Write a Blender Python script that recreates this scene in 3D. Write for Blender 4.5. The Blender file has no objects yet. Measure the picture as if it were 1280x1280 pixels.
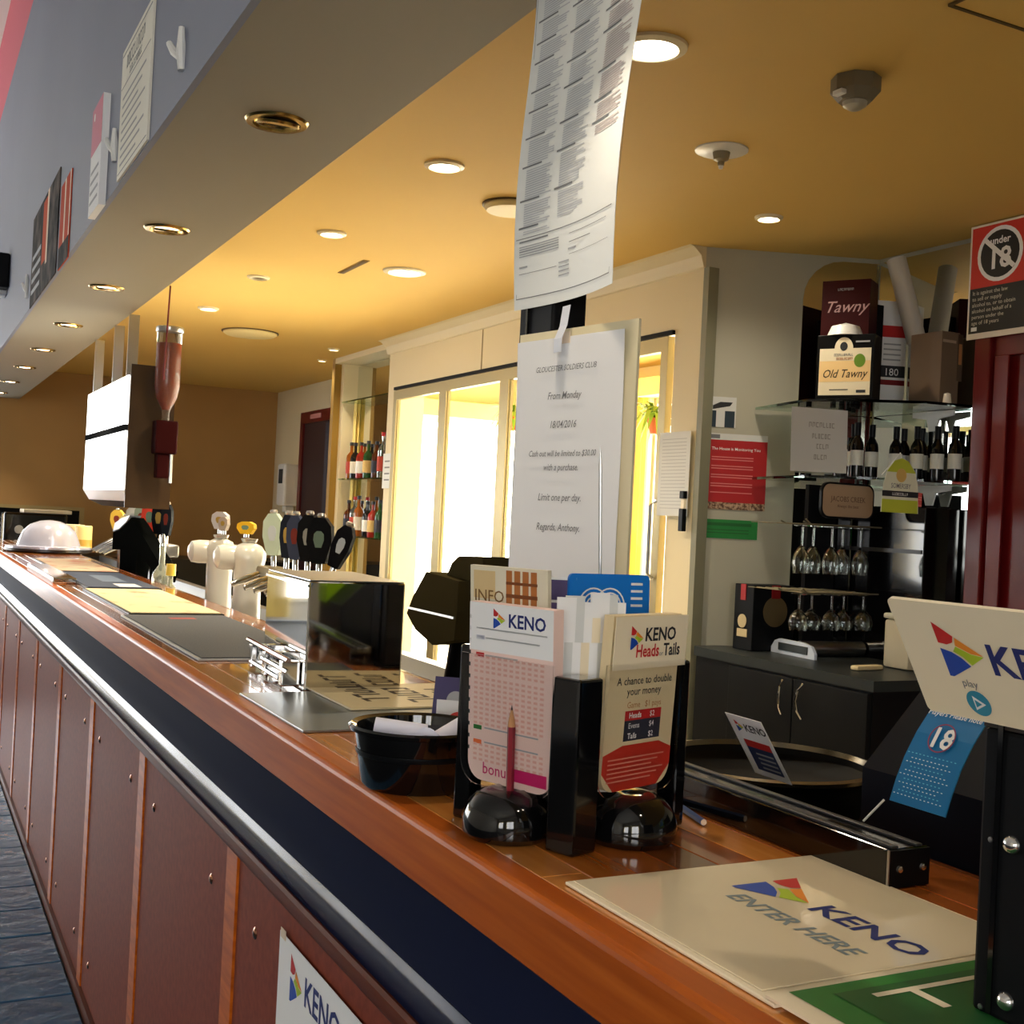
import bpy, bmesh, math, random
from mathutils import Matrix, Vector, Euler
random.seed(7)
SC = bpy.context.scene
COL = SC.collection

# ------------------------------------------------------------------ camera
cam_d = bpy.data.cameras.new('camera'); cam = bpy.data.objects.new('camera', cam_d); COL.objects.link(cam)
cam_d.sensor_width = 36.0; cam_d.lens = 36.0 * 1500 / 1280; cam_d.clip_start = 0.02; cam_d.clip_end = 100
Yc = Vector((-766, 28, -1500)).normalized()
Zc = Vector((.05, 1, -.0069)); Zc = (Zc - Zc.dot(Yc) * Yc).normalized()
Xc = Yc.cross(Zc)
cam.matrix_world = Matrix.Translation((0, 0, 1.45)) @ Matrix((Xc, Yc, Zc)).to_4x4()
SC.camera = cam

# ------------------------------------------------------------------ world and exposure
W = bpy.data.worlds.new('world'); SC.world = W; W.use_nodes = True
W.node_tree.nodes['Background'].inputs[0].default_value = (.75, .85, 1, 1)
W.node_tree.nodes['Background'].inputs[1].default_value = 1.0
SC.view_settings.view_transform = 'Standard'; SC.view_settings.look = 'None'
SC.view_settings.exposure = 0.5; SC.view_settings.gamma = 1.0; SC.view_settings.use_curve_mapping = False
DAY = 6.0          # brightness of the daylight windows
FILL = 6.0          # brightness of the fill windows added unseen behind the camera
SUN = 7.0           # brightness of the sunroom windows
LAMP = 2.2          # brightness of the downlights

# ------------------------------------------------------------------ materials
def lin(c):
    o = []
    for v in c:
        v /= 255.0
        o.append(v / 12.92 if v <= .04045 else ((v + .055) / 1.055) ** 2.4)
    return (*o, 1)
MATS = {}
def mat(name, rgb=(200, 200, 200), rough=.5, metal=0, emit=0, emit_rgb=None, trans=0, ior=1.45, coat=0, noise=None, bump=None, alpha=1, spec=.5):
    if name in MATS: return MATS[name]
    m = bpy.data.materials.new(name); m.use_nodes = True; nt = m.node_tree; p = nt.nodes['Principled BSDF']
    p.inputs['Base Color'].default_value = lin(rgb); p.inputs['Roughness'].default_value = rough; p.inputs['Metallic'].default_value = metal
    p.inputs['IOR'].default_value = ior; p.inputs['Transmission Weight'].default_value = trans; p.inputs['Coat Weight'].default_value = coat
    p.inputs['Coat Roughness'].default_value = .05; p.inputs['Specular IOR Level'].default_value = spec
    if emit:
        p.inputs['Emission Color'].default_value = lin(emit_rgb or rgb); p.inputs['Emission Strength'].default_value = emit
    if noise or bump:
        tc = nt.nodes.new('ShaderNodeTexCoord')
    if noise:      # (scale xyz, second colour, detail)
        sc, rgb2, lo, hi = noise
        mp = nt.nodes.new('ShaderNodeMapping'); mp.inputs['Scale'].default_value = sc
        nz = nt.nodes.new('ShaderNodeTexNoise'); nz.inputs['Scale'].default_value = 1; nz.inputs['Detail'].default_value = 5
        rp = nt.nodes.new('ShaderNodeValToRGB'); rp.color_ramp.elements[0].position = lo; rp.color_ramp.elements[1].position = hi
        rp.color_ramp.elements[0].color = lin(rgb); rp.color_ramp.elements[1].color = lin(rgb2)
        nt.links.new(tc.outputs['Object'], mp.inputs[0]); nt.links.new(mp.outputs[0], nz.inputs[0])
        nt.links.new(nz.outputs[0], rp.inputs[0]); nt.links.new(rp.outputs[0], p.inputs['Base Color'])
    if bump:       # (scale, strength)
        nb = nt.nodes.new('ShaderNodeTexNoise'); nb.inputs['Scale'].default_value = bump[0]; nb.inputs['Detail'].default_value = 4
        bp = nt.nodes.new('ShaderNodeBump'); bp.inputs['Strength'].default_value = bump[1]; bp.inputs['Distance'].default_value = .01
        nt.links.new(tc.outputs['Object'], nb.inputs[0]); nt.links.new(nb.outputs[0], bp.inputs['Height']); nt.links.new(bp.outputs[0], p.inputs['Normal'])
    MATS[name] = m
    return m

CEIL = mat('yellow_ceiling_paint', (224, 188, 104), .75, noise=((.5, .5, .5), (216, 178, 94), .3, .7))
CREAM = mat('cream_paint', (222, 208, 170), .55)
GREYW = mat('pale_grey_wall', (186, 184, 166), .55, noise=((1, 1, 1), (176, 174, 156), .3, .7))
BROWN = mat('brown_wall_paint', (182, 144, 90), .7, noise=((1.5, 1.5, 1.5), (172, 134, 82), .3, .7))
BULK = mat('blue_grey_bulkhead', (130, 136, 154), .5, noise=((1, .6, 1), (122, 128, 146), .35, .7), spec=.25)
SOFF = mat('taupe_soffit', (156, 146, 122), .7)
PINK = mat('dusty_pink_wall', (206, 96, 112), .7)
OFFW = mat('off_white_wall', (226, 222, 212), .7)
SLATE = mat('dark_slate', (46, 88, 122), .22, noise=((4, 4, 4), (66, 112, 148), .35, .7), bump=(14, .5))
GROUT = mat('grout', (28, 34, 40), .8)
LAM = mat('burgundy_laminate', (138, 66, 46), .45, spec=.08, noise=((60, 60, 60), (122, 56, 40), .35, .65))
STRIP = mat('orange_timber', (204, 104, 30), .3, noise=((10, 10, 60), (166, 76, 18), .35, .7), spec=.1)
NOSE = mat('lacquered_nosing', (192, 100, 34), .3, noise=((40, 3, 60), (160, 74, 20), .3, .7), spec=.12)
PL = [mat('plank_%s' % n, c, .2, noise=((50, 2.5, 20), d, .3, .7), coat=.8) for n, c, d in
      (('amber', (204, 122, 48), (176, 96, 32)), ('walnut', (132, 70, 28), (108, 54, 20)), ('honey', (224, 148, 70), (198, 120, 50)), ('cedar', (180, 98, 38), (150, 76, 26)))]
NAVY = mat('navy_vinyl', (24, 30, 54), .6, spec=.02)
LEDGE = mat('navy_gloss_ledge', (24, 30, 56), .16, spec=.10)
DKWOOD = mat('dark_moulding', (96, 44, 24), .35, spec=.08)
BLACK = mat('black_plastic', (14, 15, 17), .3, spec=.12)
GLOSSB = mat('gloss_black', (8, 8, 9), .08, coat=.5)
MATTB = mat('matte_black', (20, 20, 22), .6, spec=.12)
STEEL = mat('brushed_steel', (190, 190, 188), .28, 1)
MIRST = mat('polished_steel', (215, 212, 205), .04, 1)
CHROME = mat('chrome', (225, 225, 225), .08, 1)
BRASS = mat('brass', (190, 160, 90), .25, 1)
MIRROR = mat('mirror_glass', (225, 228, 222), .015, 1)
GLASS = mat('clear_glass', (245, 250, 248), .0, trans=1, ior=1.45)
GSHELF = mat('green_edged_glass', (205, 235, 222), .02, trans=1, ior=1.3)
ACRYL = mat('clear_acrylic', (250, 250, 250), .03, trans=1, ior=1.15)
WHITE = mat('white_paper', (240, 240, 240), .6)
OFFP = mat('grey_white_paper', (214, 216, 214), .6)
CREAMP = mat('cream_card', (240, 226, 196), .35)
WPL = mat('white_plastic', (232, 232, 228), .35)
CERAM = mat('white_ceramic', (206, 202, 188), .18, coat=.3)
REDW = mat('dark_red_timber', (110, 16, 18), .3, noise=((8, 8, 2), (84, 10, 12), .3, .7))
INK = mat('grey_ink', (120, 122, 124), .7); DINK = mat('dark_ink', (40, 42, 46), .7); LINK = mat('pale_ink', (168, 170, 174), .7)
BLUEI = mat('navy_ink', (24, 40, 110), .5); REDI = mat('red_ink', (196, 34, 36), .5); ORNI = mat('orange_ink', (236, 140, 40), .5)
YELI = mat('lime_ink', (170, 196, 40), .5); MIDB = mat('blue_ink', (20, 70, 170), .5); TEAL = mat('teal_ink', (36, 140, 170), .5)
MAGI = mat('magenta_ink', (206, 30, 104), .5); PINKI = mat('pink_ink', (240, 196, 180), .6); SALM = mat('salmon_ink', (226, 140, 120), .6)
WINK = mat('white_ink', (240, 240, 238), .5); PURP = mat('purple_ink', (60, 40, 100), .5); TANI = mat('tan_ink', (190, 130, 80), .6)
GRNI = mat('green_ink', (44, 128, 50), .45); DGRN = mat('deep_green_ink', (28, 96, 40), .45); GOLDI = mat('gold_ink', (226, 190, 110), .5)
LAMPW = mat('lit_lamp', (255, 244, 220), .4, emit=9, emit_rgb=(255, 236, 205))
DAYM = mat('daylight_pane', (255, 255, 255), .4, emit=DAY, emit_rgb=(246, 250, 255))
FILLM = mat('rear_fill_pane', (255, 255, 255), .4, emit=FILL, emit_rgb=(250, 250, 250))
SUNM = mat('sunroom_pane', (255, 255, 255), .4, emit=SUN, emit_rgb=(255, 250, 236))
VINYL = mat('pale_bounce_vinyl', (206, 190, 160), .4)  # pale so the unseen staff floor bounces light upwards
CURT = mat('gold_curtain', (240, 216, 130), .8)

# ------------------------------------------------------------------ geometry helpers
class G:
    def __init__(s): s.bm = bmesh.new()
    def box(s, x0, x1, y0, y1, z0, z1, bev=0, M=None, seg=2):
        r = bmesh.ops.create_cube(s.bm, size=1)
        vs = r['verts']
        T = Matrix.Translation(((x0 + x1) / 2, (y0 + y1) / 2, (z0 + z1) / 2)) @ Matrix.Diagonal((x1 - x0, y1 - y0, z1 - z0, 1))
        if M is not None: T = M @ T
        bmesh.ops.transform(s.bm, matrix=T, verts=vs)
        if bev:
            es = list({e for v in vs for e in v.link_edges})
            bmesh.ops.bevel(s.bm, geom=es, offset=bev, segments=seg, affect='EDGES', profile=.5)
        return s
    def lathe(s, prof, n=20, M=None):
        M = M or Matrix.Identity(4); rings = []
        for r, z in prof:
            if r < 1e-6: rings.append([s.bm.verts.new(M @ Vector((0, 0, z)))])
            else: rings.append([s.bm.verts.new(M @ Vector((r * math.cos(2 * math.pi * k / n), r * math.sin(2 * math.pi * k / n), z))) for k in range(n)])
        for a, b in zip(rings, rings[1:]):
            for k in range(n):
                q = [a[k % len(a)], a[(k + 1) % len(a)], b[(k + 1) % len(b)], b[k % len(b)]]
                q2 = []
                for v in q:
                    if v not in q2: q2.append(v)
                if len(q2) > 2: s.bm.faces.new(q2)
        return s
    def prism(s, poly, z0, z1, M=None):
        M = M or Matrix.Identity(4)
        a = [s.bm.verts.new(M @ Vector((x, y, z0))) for x, y in poly]; b = [s.bm.verts.new(M @ Vector((x, y, z1))) for x, y in poly]
        s.bm.faces.new(a[::-1]); s.bm.faces.new(b); n = len(a)
        for k in range(n): s.bm.faces.new((a[k], a[(k + 1) % n], b[(k + 1) % n], b[k]))
        return s
    def tube(s, pts, r, n=8):
        pts = [Vector(p) for p in pts]; rings = []
        for i, p in enumerate(pts):
            d = (pts[min(i + 1, len(pts) - 1)] - pts[max(i - 1, 0)]).normalized()
            a = d.cross(Vector((0, 0, 1)) if abs(d.z) < .9 else Vector((1, 0, 0))).normalized(); b = d.cross(a)
            rr = r[i] if isinstance(r, (list, tuple)) else r
            rings.append([s.bm.verts.new(p + rr * (math.cos(2 * math.pi * k / n) * a + math.sin(2 * math.pi * k / n) * b)) for k in range(n)])
        for a, b in zip(rings, rings[1:]):
            for k in range(n): s.bm.faces.new((a[k], a[(k + 1) % n], b[(k + 1) % n], b[k]))
        s.bm.faces.new(rings[0]); s.bm.faces.new(rings[-1][::-1]); return s
    def strip(s, pts, w0, w1, t, M=None):
        # a bent sheet: pts (y,z) profile swept over x in [w0,w1], thickness t
        M = M or Matrix.Identity(4); V = []
        for i, (y, z) in enumerate(pts):
            a = pts[max(i - 1, 0)]; b = pts[min(i + 1, len(pts) - 1)]; dy, dz = b[0] - a[0], b[1] - a[1]; L = math.hypot(dy, dz)
            ny, nz = -dz / L * t, dy / L * t
            V.append([s.bm.verts.new(M @ Vector(c)) for c in ((w0, y, z), (w1, y, z), (w1, y + ny, z + nz), (w0, y + ny, z + nz))])
        for a, b in zip(V, V[1:]):
            for k in range(4): s.bm.faces.new((a[k], a[(k + 1) % 4], b[(k + 1) % 4], b[k]))
        s.bm.faces.new(V[0][::-1]); s.bm.faces.new(V[-1]); return s
    def build(s, name, m, parent=None, loc=None, rot=None, smooth=False, M=None):
        bmesh.ops.recalc_face_normals(s.bm, faces=s.bm.faces)
        me = bpy.data.meshes.new(name); s.bm.to_mesh(me); s.bm.free(); me.materials.append(m)
        if smooth:
            for p in me.polygons: p.use_smooth = True
            me.set_sharp_from_angle(angle=math.radians(38))
        return link(name, me, parent, loc, rot, M)
def link(name, me, parent=None, loc=None, rot=None, M=None):
    o = bpy.data.objects.new(name, me); COL.objects.link(o)
    if parent is not None: o.parent = parent
    if M is not None: o.matrix_basis = M
    if loc is not None: o.location = loc
    if rot is not None: o.rotation_euler = rot
    return o
def tag(o, label, cat, group=None):
    o['label'] = label; o['category'] = cat
    if group: o['group'] = group
    return o
def thing(name, label, cat, loc=(0, 0, 0), rz=0, group=None, M=None):
    o = bpy.data.objects.new(name, None); COL.objects.link(o); o.empty_display_size = .05
    if M is not None: o.matrix_basis = M
    else: o.location = loc; o.rotation_euler = (0, 0, rz)
    return tag(o, label, cat, group)
def struct(o): o['kind'] = 'structure'; return o
def copy_tree(o, parent=None):
    c = o.copy(); COL.objects.link(c)
    if parent is not None: c.parent = parent
    for ch in list(o.children): copy_tree(ch, c)
    return c
def fr(o, x, y):
    x = Vector(x).normalized(); y = Vector(y); z = x.cross(y).normalized(); y = z.cross(x)
    m = Matrix((x, y, z)).transposed().to_4x4(); m.translation = Vector(o); return m
def box(name, m, x0, x1, y0, y1, z0, z1, bev=0, parent=None):
    return G().box(x0, x1, y0, y1, z0, z1, bev).build(name, m, parent)
TC = {}
def text(parent, s, x, y, size, m, align='LEFT', z=.0012, shear=0, sx=1, bold=None, rot=0, name='lettering', ext=.0002):
    if bold is None: bold = .022 if s == 'KENO' or s in ('Heads', 'Tails', '18', 'under', 'ENTER HERE') else .004
    key = (s, align, shear, bold)
    if key not in TC:
        c = bpy.data.curves.new('t', 'FONT'); c.body = s; c.size = 1; c.align_x = align; c.shear = shear; c.offset = bold; c.extrude = 0; c.resolution_u = 2
        o = bpy.data.objects.new('t', c); COL.objects.link(o); dg = bpy.context.evaluated_depsgraph_get(); dg.update()
        TC[key] = bpy.data.meshes.new_from_object(o.evaluated_get(dg)); bpy.data.objects.remove(o); bpy.data.curves.remove(c)
    me = TC[key].copy(); me.materials.clear(); me.materials.append(m)
    o = link(name, me, parent); o.location = (x, y, z); o.scale = (size * sx, size, 1); o.rotation_euler = (0, 0, rot); return o
def rects(parent, rs, m, name='print', z=.0009):
    g = G()
    for x0, x1, y0, y1 in rs:
        vs = [g.bm.verts.new(c) for c in ((x0, y0, z), (x1, y0, z), (x1, y1, z), (x0, y1, z))]; g.bm.faces.new(vs)
    o = g.build(name, m, parent)
    if len(rs) > 1: o['kind'] = 'stuff'
    return o
def poly(parent, pts, m, name='print', z=.001):
    g = G(); g.bm.faces.new([g.bm.verts.new((x, y, z)) for x, y in pts]); return g.build(name, m, parent)
def disc(parent, x, y, r, m, name='print', z=.001, n=28):
    return poly(parent, [(x + r * math.cos(2 * math.pi * k / n), y + r * math.sin(2 * math.pi * k / n)) for k in range(n)], m, name, z)
def logo(parent, x, y, w, z=.0012):
    def P(pts, m): return poly(parent, [(x + a * w, y + b * w) for a, b in pts], m, 'logo_wedge', z)
    P([(0, 1.2), (.42, .92), (.36, .78), (.2, .72), (0, .74)], REDI)
    P([(.45, .9), (1, .56), (.72, .58), (.4, .72)], ORNI)
    P([(.4, .7), (.72, .57), (1, .54), (.66, .32), (.5, .48), (.3, .58)], YELI)
    P([(0, .62), (.26, .56), (.46, .45), (.62, .29), (.1, 0), (0, 0)], MIDB)
def glyphs(parent, x0, x1, y, h, m, z=.0012, name='blurred_lettering'):
    rs, x = [], x0; RG = random.Random(int(1e4 * (x0 + x1 + y)))      # strokes of lettering too blurred to read
    while x < x1 - h * .5:
        w = h * RG.uniform(.45, .7); t = h * .18; k = RG.randint(0, 3)
        rs.append((x, x + t, y, y + h))
        if k != 1: rs.append((x + t, x + w, y + h - t, y + h))
        if k != 2: rs.append((x + t, x + w, y, y + t))
        if k > 1: rs.append((x + w - t, x + w, y + t, y + h - t))
        x += w + h * .22
    return rects(parent, rs, m, name, z)
def sheet(name, label, cat, M, w, h, m, t=.0008, group=None, rad=0):
    g = G()
    if rad:
        pts = []
        for cx, cy, a0 in ((w - rad, h - rad, 0), (rad, h - rad, 90), (rad, rad, 180), (w - rad, rad, 270)):
            for k in range(5):
                a = math.radians(a0 + k * 22.5); pts.append((cx + rad * math.cos(a), cy + rad * math.sin(a)))
        g.prism(pts, 0, t)
    else: g.box(0, w, 0, h, 0, t)
    o = g.build(name, m, M=M)
    if label: tag(o, label, cat, group)
    return o
ORD = ['nearest visible', 'second nearest', 'third nearest', 'fourth nearest', 'fifth nearest', 'sixth nearest', 'seventh nearest', 'farthest', 'out-of-frame overhead', 'rearmost out-of-frame']
FX = (0, -1, 0); UP = (0, 0, 1)      # sheets that face the customers read along -Y

# ------------------------------------------------------------------ the room
floor = struct(box('floor', GROUT, -6, 3.6, -4, 15.6, -.1, -.004))
tile_me = G().box(-.131, .131, -.131, .131, -.004, .004, .003, seg=1).build('floor_tile', SLATE, floor); tile_me.location = (.39, .85, 0)
for i in range(4):
    for j in range(30):
        if i == 0 and j == 0: continue
        o = tile_me.copy(); COL.objects.link(o); o.location = (.39 - .27 * i, .85 + .27 * j, random.uniform(-.001, .0012)); o.rotation_euler = (random.uniform(-.006, .006), random.uniform(-.006, .006), 0)
struct(box('ceiling', CEIL, .885, 3.6, -4, 11.4, 2.57, 2.7))
struct(box('ceiling_bulkhead', SOFF, .50, .90, -4, 11.4, 2.3, 2.7))
bf = box('bulkhead_face', BULK, .485, .50, -4, 15.4, 2.298, 3.95); struct(bf)
struct(box('wall_upper', PINK, .485, .52, -4, 15.4, 3.95, 4.6))
struct(box('ceiling_hall', OFFW, -6, .52, -4, 15.6, 4.6, 4.7))
struct(box('wall_far', BROWN, .74, 3.6, 11.4, 11.55, 0, 2.7))
struct(box('wall_back', OFFW, -6, 3.6, -4.15, -4, 0, 4.6))
struct(box('wall_right', GREYW, 3.46, 3.6, -4, 3.66, 0, 2.6))
struct(box('wall_passage', CREAM, 3.22, 3.4, 8.45, 11.4, 0, 2.6))
# hall walls with daylight windows
wl = struct(box('wall_left', OFFW, -6.1, -6, -4, 15.6, 0, 4.6))
we = struct(box('wall_hall_end', OFFW, -6, .76, 15.6, 15.75, 0, 4.6))
def window(n, M, w, h, pm=None, pel=.3, cw=.38):
    r = bpy.data.objects.new('window_%d' % n, None); COL.objects.link(r); r.matrix_basis = M; r['kind'] = 'structure'
    G().box(.05, w - .05, .05, h - .05, .01, .02).build('pane', pm or DAYM, r)
    g = G(); g.box(0, .06, 0, h, 0, .05).box(w - .06, w, 0, h, 0, .05).box(.06, w - .06, 0, .06, 0, .05).box(.06, w - .06, h - .06, h, 0, .05).box(w / 2 - .02, w / 2 + .02, .06, h - .06, 0, .045)
    g.build('window_frame', OFFW, r)
    for s in (0, 1):
        g = G(); x0 = (.18 if cw > .3 else .06) - cw if s == 0 else w - (.18 if cw > .3 else .06)
        pts = [(x0 + cw * k / 18, .09 + .025 * math.sin(k * 1.9)) for k in range(19)]
        pts2 = [(x, y + .012) for x, y in pts[::-1]]
        g.prism(pts + pts2, -.2, h + .05, Matrix(((1, 0, 0, 0), (0, 0, 1, 0), (0, 1, 0, 0), (0, 0, 0, 1)))).build('curtain', CURT, r)
    G().box(-.3 if cw > .3 else 0, w + .3 if cw > .3 else w, h - .02, h + pel, .05, .2).build('pelmet', CURT, r)
k = 1
for x in (-5.7, -3.55, -1.4):
    window(k, fr((x, 15.59, .25), (1, 0, 0), UP), 1.85, 2.7); k += 1
for x in (-5.2, -2.4):
    window(k, fr((x + 2.0, -3.99, 1.0), (-1, 0, 0), UP), 2.0, 2.0 if x < 0 else 1.3, FILLM); k += 1  # unseen windows added in the rear wall to light the near papers
for y in (14.9, 12.4):
    window(k, fr((-5.99, y - 1.95, .25), (0, 1, 0), UP), 1.95, 2.7); k += 1
# coolroom front with the sliding fridge doors (plane X = 2.8)
cw = struct(box('wall_coolroom', CREAM, 2.8, 3.0, 3.9, 7.33, 2.262, 2.49))
struct(box('wall_coolroom_pier', CREAM, 2.8, 3.0, 3.9, 4.09, 0, 2.262))
struct(box('wall_coolroom_end', CREAM, 2.8, 3.0, 7.2, 7.33, 0, 2.262))
struct(box('wall_coolroom_plinth', CREAM, 2.8, 3.0, 4.09, 7.2, 0, .54))
g = G(); g.prism([(2.72, 2.57), (2.74, 2.565), (2.775, 2.535), (2.79, 2.49), (2.8, 2.485), (3.0, 2.485), (3.0, 2.57)], 3.9, 7.36, Matrix(((1, 0, 0, 0), (0, 0, 1, 0), (0, 1, 0, 0), (0, 0, 0, 1))))
struct(g.build('trim_cornice', CREAM))
struct(box('trim_panel_joint', mat('joint_brown', (150, 130, 90), .7), 2.797, 2.8, 5.93, 5.938, 2.264, 2.485))  # dull brown line along the panel joint
struct(box('trim_corner_bead', mat('grey_green_bead', (132, 130, 108), .5), 2.792, 2.84, 3.865, 3.9, 0, 2.485))
PANE = mat('thin_door_glass', (252, 252, 248), .0, trans=1, ior=1.05)
FRAMEM = mat('champagne_aluminium', (168, 154, 112), .4, .5)
doors = [(4.12, 4.87), (4.87, 5.62), (5.62, 6.42), (6.42, 7.2)]
DL = ['nearest bright glass door beside the lined paper sheet', 'second nearest bright glass door partly behind the black post', 'third nearest bright glass door left of the black post', 'farthest bright glass door beside the bottle niche']
for i, (a, b) in enumerate(doors):
    t = thing('glass_door', DL[i], 'glass door', (2.80, (a + b) / 2, .54), 0, 'sliding glass doors to the sunroom')
    w = (b - a) / 2; h = 1.70
    g = G().box(-.012, .02, -w, -w + .05, 0, h).box(-.012, .02, w - .05, w, 0, h); g.build('side_rail', FRAMEM, t)
    G().box(-.012, .02, -w + .05, w - .05, 0, .06).build('bottom_rail', FRAMEM, t)
    G().box(-.012, .02, -w + .05, w - .05, h - .06, h).build('top_rail', FRAMEM, t)
    G().box(-.003, .003, -w + .05, w - .05, .06, h - .06, bev=0).build('glass_pane', PANE, t)
    if i == 0: G().tube([(-.02, -w + .025, .7), (-.045, -w + .025, .72), (-.045, -w + .025, 1.0), (-.02, -w + .025, 1.02)], .008).build('door_handle', STEEL, t)
struct(box('trim_door_head', MATTB, 2.785, 2.802, 4.09, 7.2, 2.244, 2.262))
# angled end wall and its corner mirrors
A = Vector((2.80, 3.90, 0)); Bp = Vector((3.47, 3.64, 0)); d = (Bp - A).normalized(); L = (Bp - A).length
MD = fr(A, d, UP)     # local x along the wall, y up, z towards the camera
struct(G().box(0, L + .02, 0, 2.58, -.12, 0, M=MD).build('wall_angled', GREYW))
def arch(x0, x1, y0, y1, r):
    p = [(x0, y0), (x1, y0), (x1, y1)]
    for q in range(7):
        a = math.radians(90 + q * 15); p.append((x0 + r + r * math.cos(a), y1 - r + r * math.sin(a)))
    return p
m1 = G().prism(arch(.40, L - .01, 1.0, 2.55, .16), .001, .008, MD).build('corner_mirror', MIRROR); tag(m1, 'arched mirror panel on the pale wall behind the port boxes', 'mirror')
m2 = box('wall_mirror', MIRROR, 3.45, 3.458, 3.09, 3.62, 1.0, 2.55); tag(m2, 'mirror panel behind the taupe carton and right-hand wine bottles', 'mirror')
# dark red post
post = thing('red_door_frame', 'dark red timber door frame at the right edge below the under-18 sign', 'door frame', (3.36, 2.60, 0))
G().box(-.02, .09, .36, .43, 0, 2.569, .006).build('jamb', REDW, post); G().box(.02, .09, -.5, .36, 0, 2.1).build('door_leaf', REDW, post); G().box(0, .09, -.5, .36, 2.1, 2.569, .004).build('head_panel', REDW, post)
G().box(-.008, .0, .29, .35, 0, 2.1, .002).build('stop_bead', REDW, post)

# niche beyond the coolroom with glass shelves
struct(box('wall_niche_side', CREAM, 2.85, 3.22, 8.38, 8.46, 0, 2.57))
struct(box('wall_sunroom_south', OFFW, 3.0, 4.7, 3.86, 3.9, 0, 2.57)); struct(box('ceiling_sunroom', CEIL, 3.0, 4.75, 3.9, 8.5, 2.571, 2.7)); struct(box('floor_sunroom', VINYL, 2.8, 4.7, 3.9, 8.5, -.003, .006))
struct(box('wall_sunroom_east', CREAM, 4.62, 4.7, 3.9, 8.5, 0, 2.57)); struct(box('wall_sunroom_north', CREAM, 3.0, 4.7, 8.42, 8.5, 0, 2.57)); struct(box('floor_staff', VINYL, .93, 3.45, -3.9, 11.4, -.003, .005))  # floor_staff: out of view, its pale colour chosen to brighten the ceiling
window(11, fr((3.02, 8.415, .1), (1, 0, 0), UP), 1.58, 2.12, SUNM, .1, .16)
for q_, y_ in enumerate((8.2, 6.75, 5.3)): window(13 + q_, fr((4.615, y_ + .15, .1), (0, -1, 0), UP), 1.4, 2.25, SUNM, .1, .12)
struct(box('trim_niche_post', mat('olive_gold_trim', (150, 116, 44), .4), 2.80, 2.85, 8.44, 8.50, 0, 2.57))
struct(box('wall_niche_header', CREAM, 2.80, 3.0, 7.33, 8.5, 2.53, 2.569))
nm = box('niche_mirror', MIRROR, 2.96, 2.975, 7.34, 8.38, 1.0, 2.52); tag(nm, 'mirror at the back of the far bottle niche', 'mirror')
struct(box('wall_niche_back', CREAM, 2.976, 3.0, 7.3, 8.45, 0, 2.575))
for z, lab in ((2.25, 'top glass shelf in the far bottle niche'), (1.69, 'middle glass shelf carrying spirit bottles in the far niche'), (1.285, 'lower glass shelf carrying bottles in the far niche')):
    tag(box('glass_shelf', GSHELF, 2.84, 2.958, 7.36, 8.37, z - .01, z), lab, 'shelf', 'glass shelves in the far niche')
def bottle_mesh(h, r, neck=.3):
    return [(0, 0), (r * .95, 0), (r, .01), (r, h * .58), (r * .9, h * .65), (r * neck, h * .76), (r * neck, h * .97), (r * neck * 1.15, h * .975), (r * neck * 1.15, h), (0, h)]
SPC = [('amber', (150, 80, 24), .1), ('clear', (210, 220, 215), 1), ('brown', (80, 36, 14), .1), ('green', (40, 80, 40), .2), ('red', (150, 40, 30), .1), ('black', (20, 20, 22), 0)]
def spirit(x, y, z, h, r, c, label, group, lab=(220, 210, 190)):
    n, rgb, tr = c
    t = thing('spirit_bottle', label, 'bottle', (x, y, z), 0, group)
    G().lathe(bottle_mesh(h, r), 14).build('body', mat('bottle_' + n, rgb, .05, trans=tr * .9), t, smooth=True)
    G().lathe([(r * 1.02, h * .15), (r * 1.02, h * .48)], 14).build('label_wrap', mat('lab%d_%d_%d' % lab, lab, .6), t, smooth=True)
    G().lathe([(r * .4, h * .93), (r * .4, h * 1.02), (0, h * 1.02)], 12).build('cap', mat('cap_' + n, (30, 28, 26) if n != 'clear' else (180, 30, 30), .4), t, smooth=True)
labs = [(220, 210, 190), (180, 60, 40), (40, 44, 60), (214, 180, 110), (230, 230, 226)]
CNAM = {'amber': 'amber', 'clear': 'clear glass', 'brown': 'brown', 'green': 'green', 'red': 'red', 'black': 'black'}
q = 0
for z, zn in ((1.69, 'middle'), (1.285, 'lower')):
    for j, y in enumerate((7.5, 7.63, 7.76, 7.9, 8.04, 8.18, 8.3)):
        c = SPC[(q * 2 + j) % 6]; h = random.uniform(.24, .31)
        spirit(2.90 + random.uniform(-.01, .015), y, z, h, .036, c, '%s spirit bottle, %s along the %s shelf of the far niche' % (CNAM[c[0]], ['first', 'second', 'third', 'fourth', 'fifth', 'sixth', 'last'][j], zn), 'spirit bottles in the far niche', labs[(j + q) % 5])
    q += 1
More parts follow.
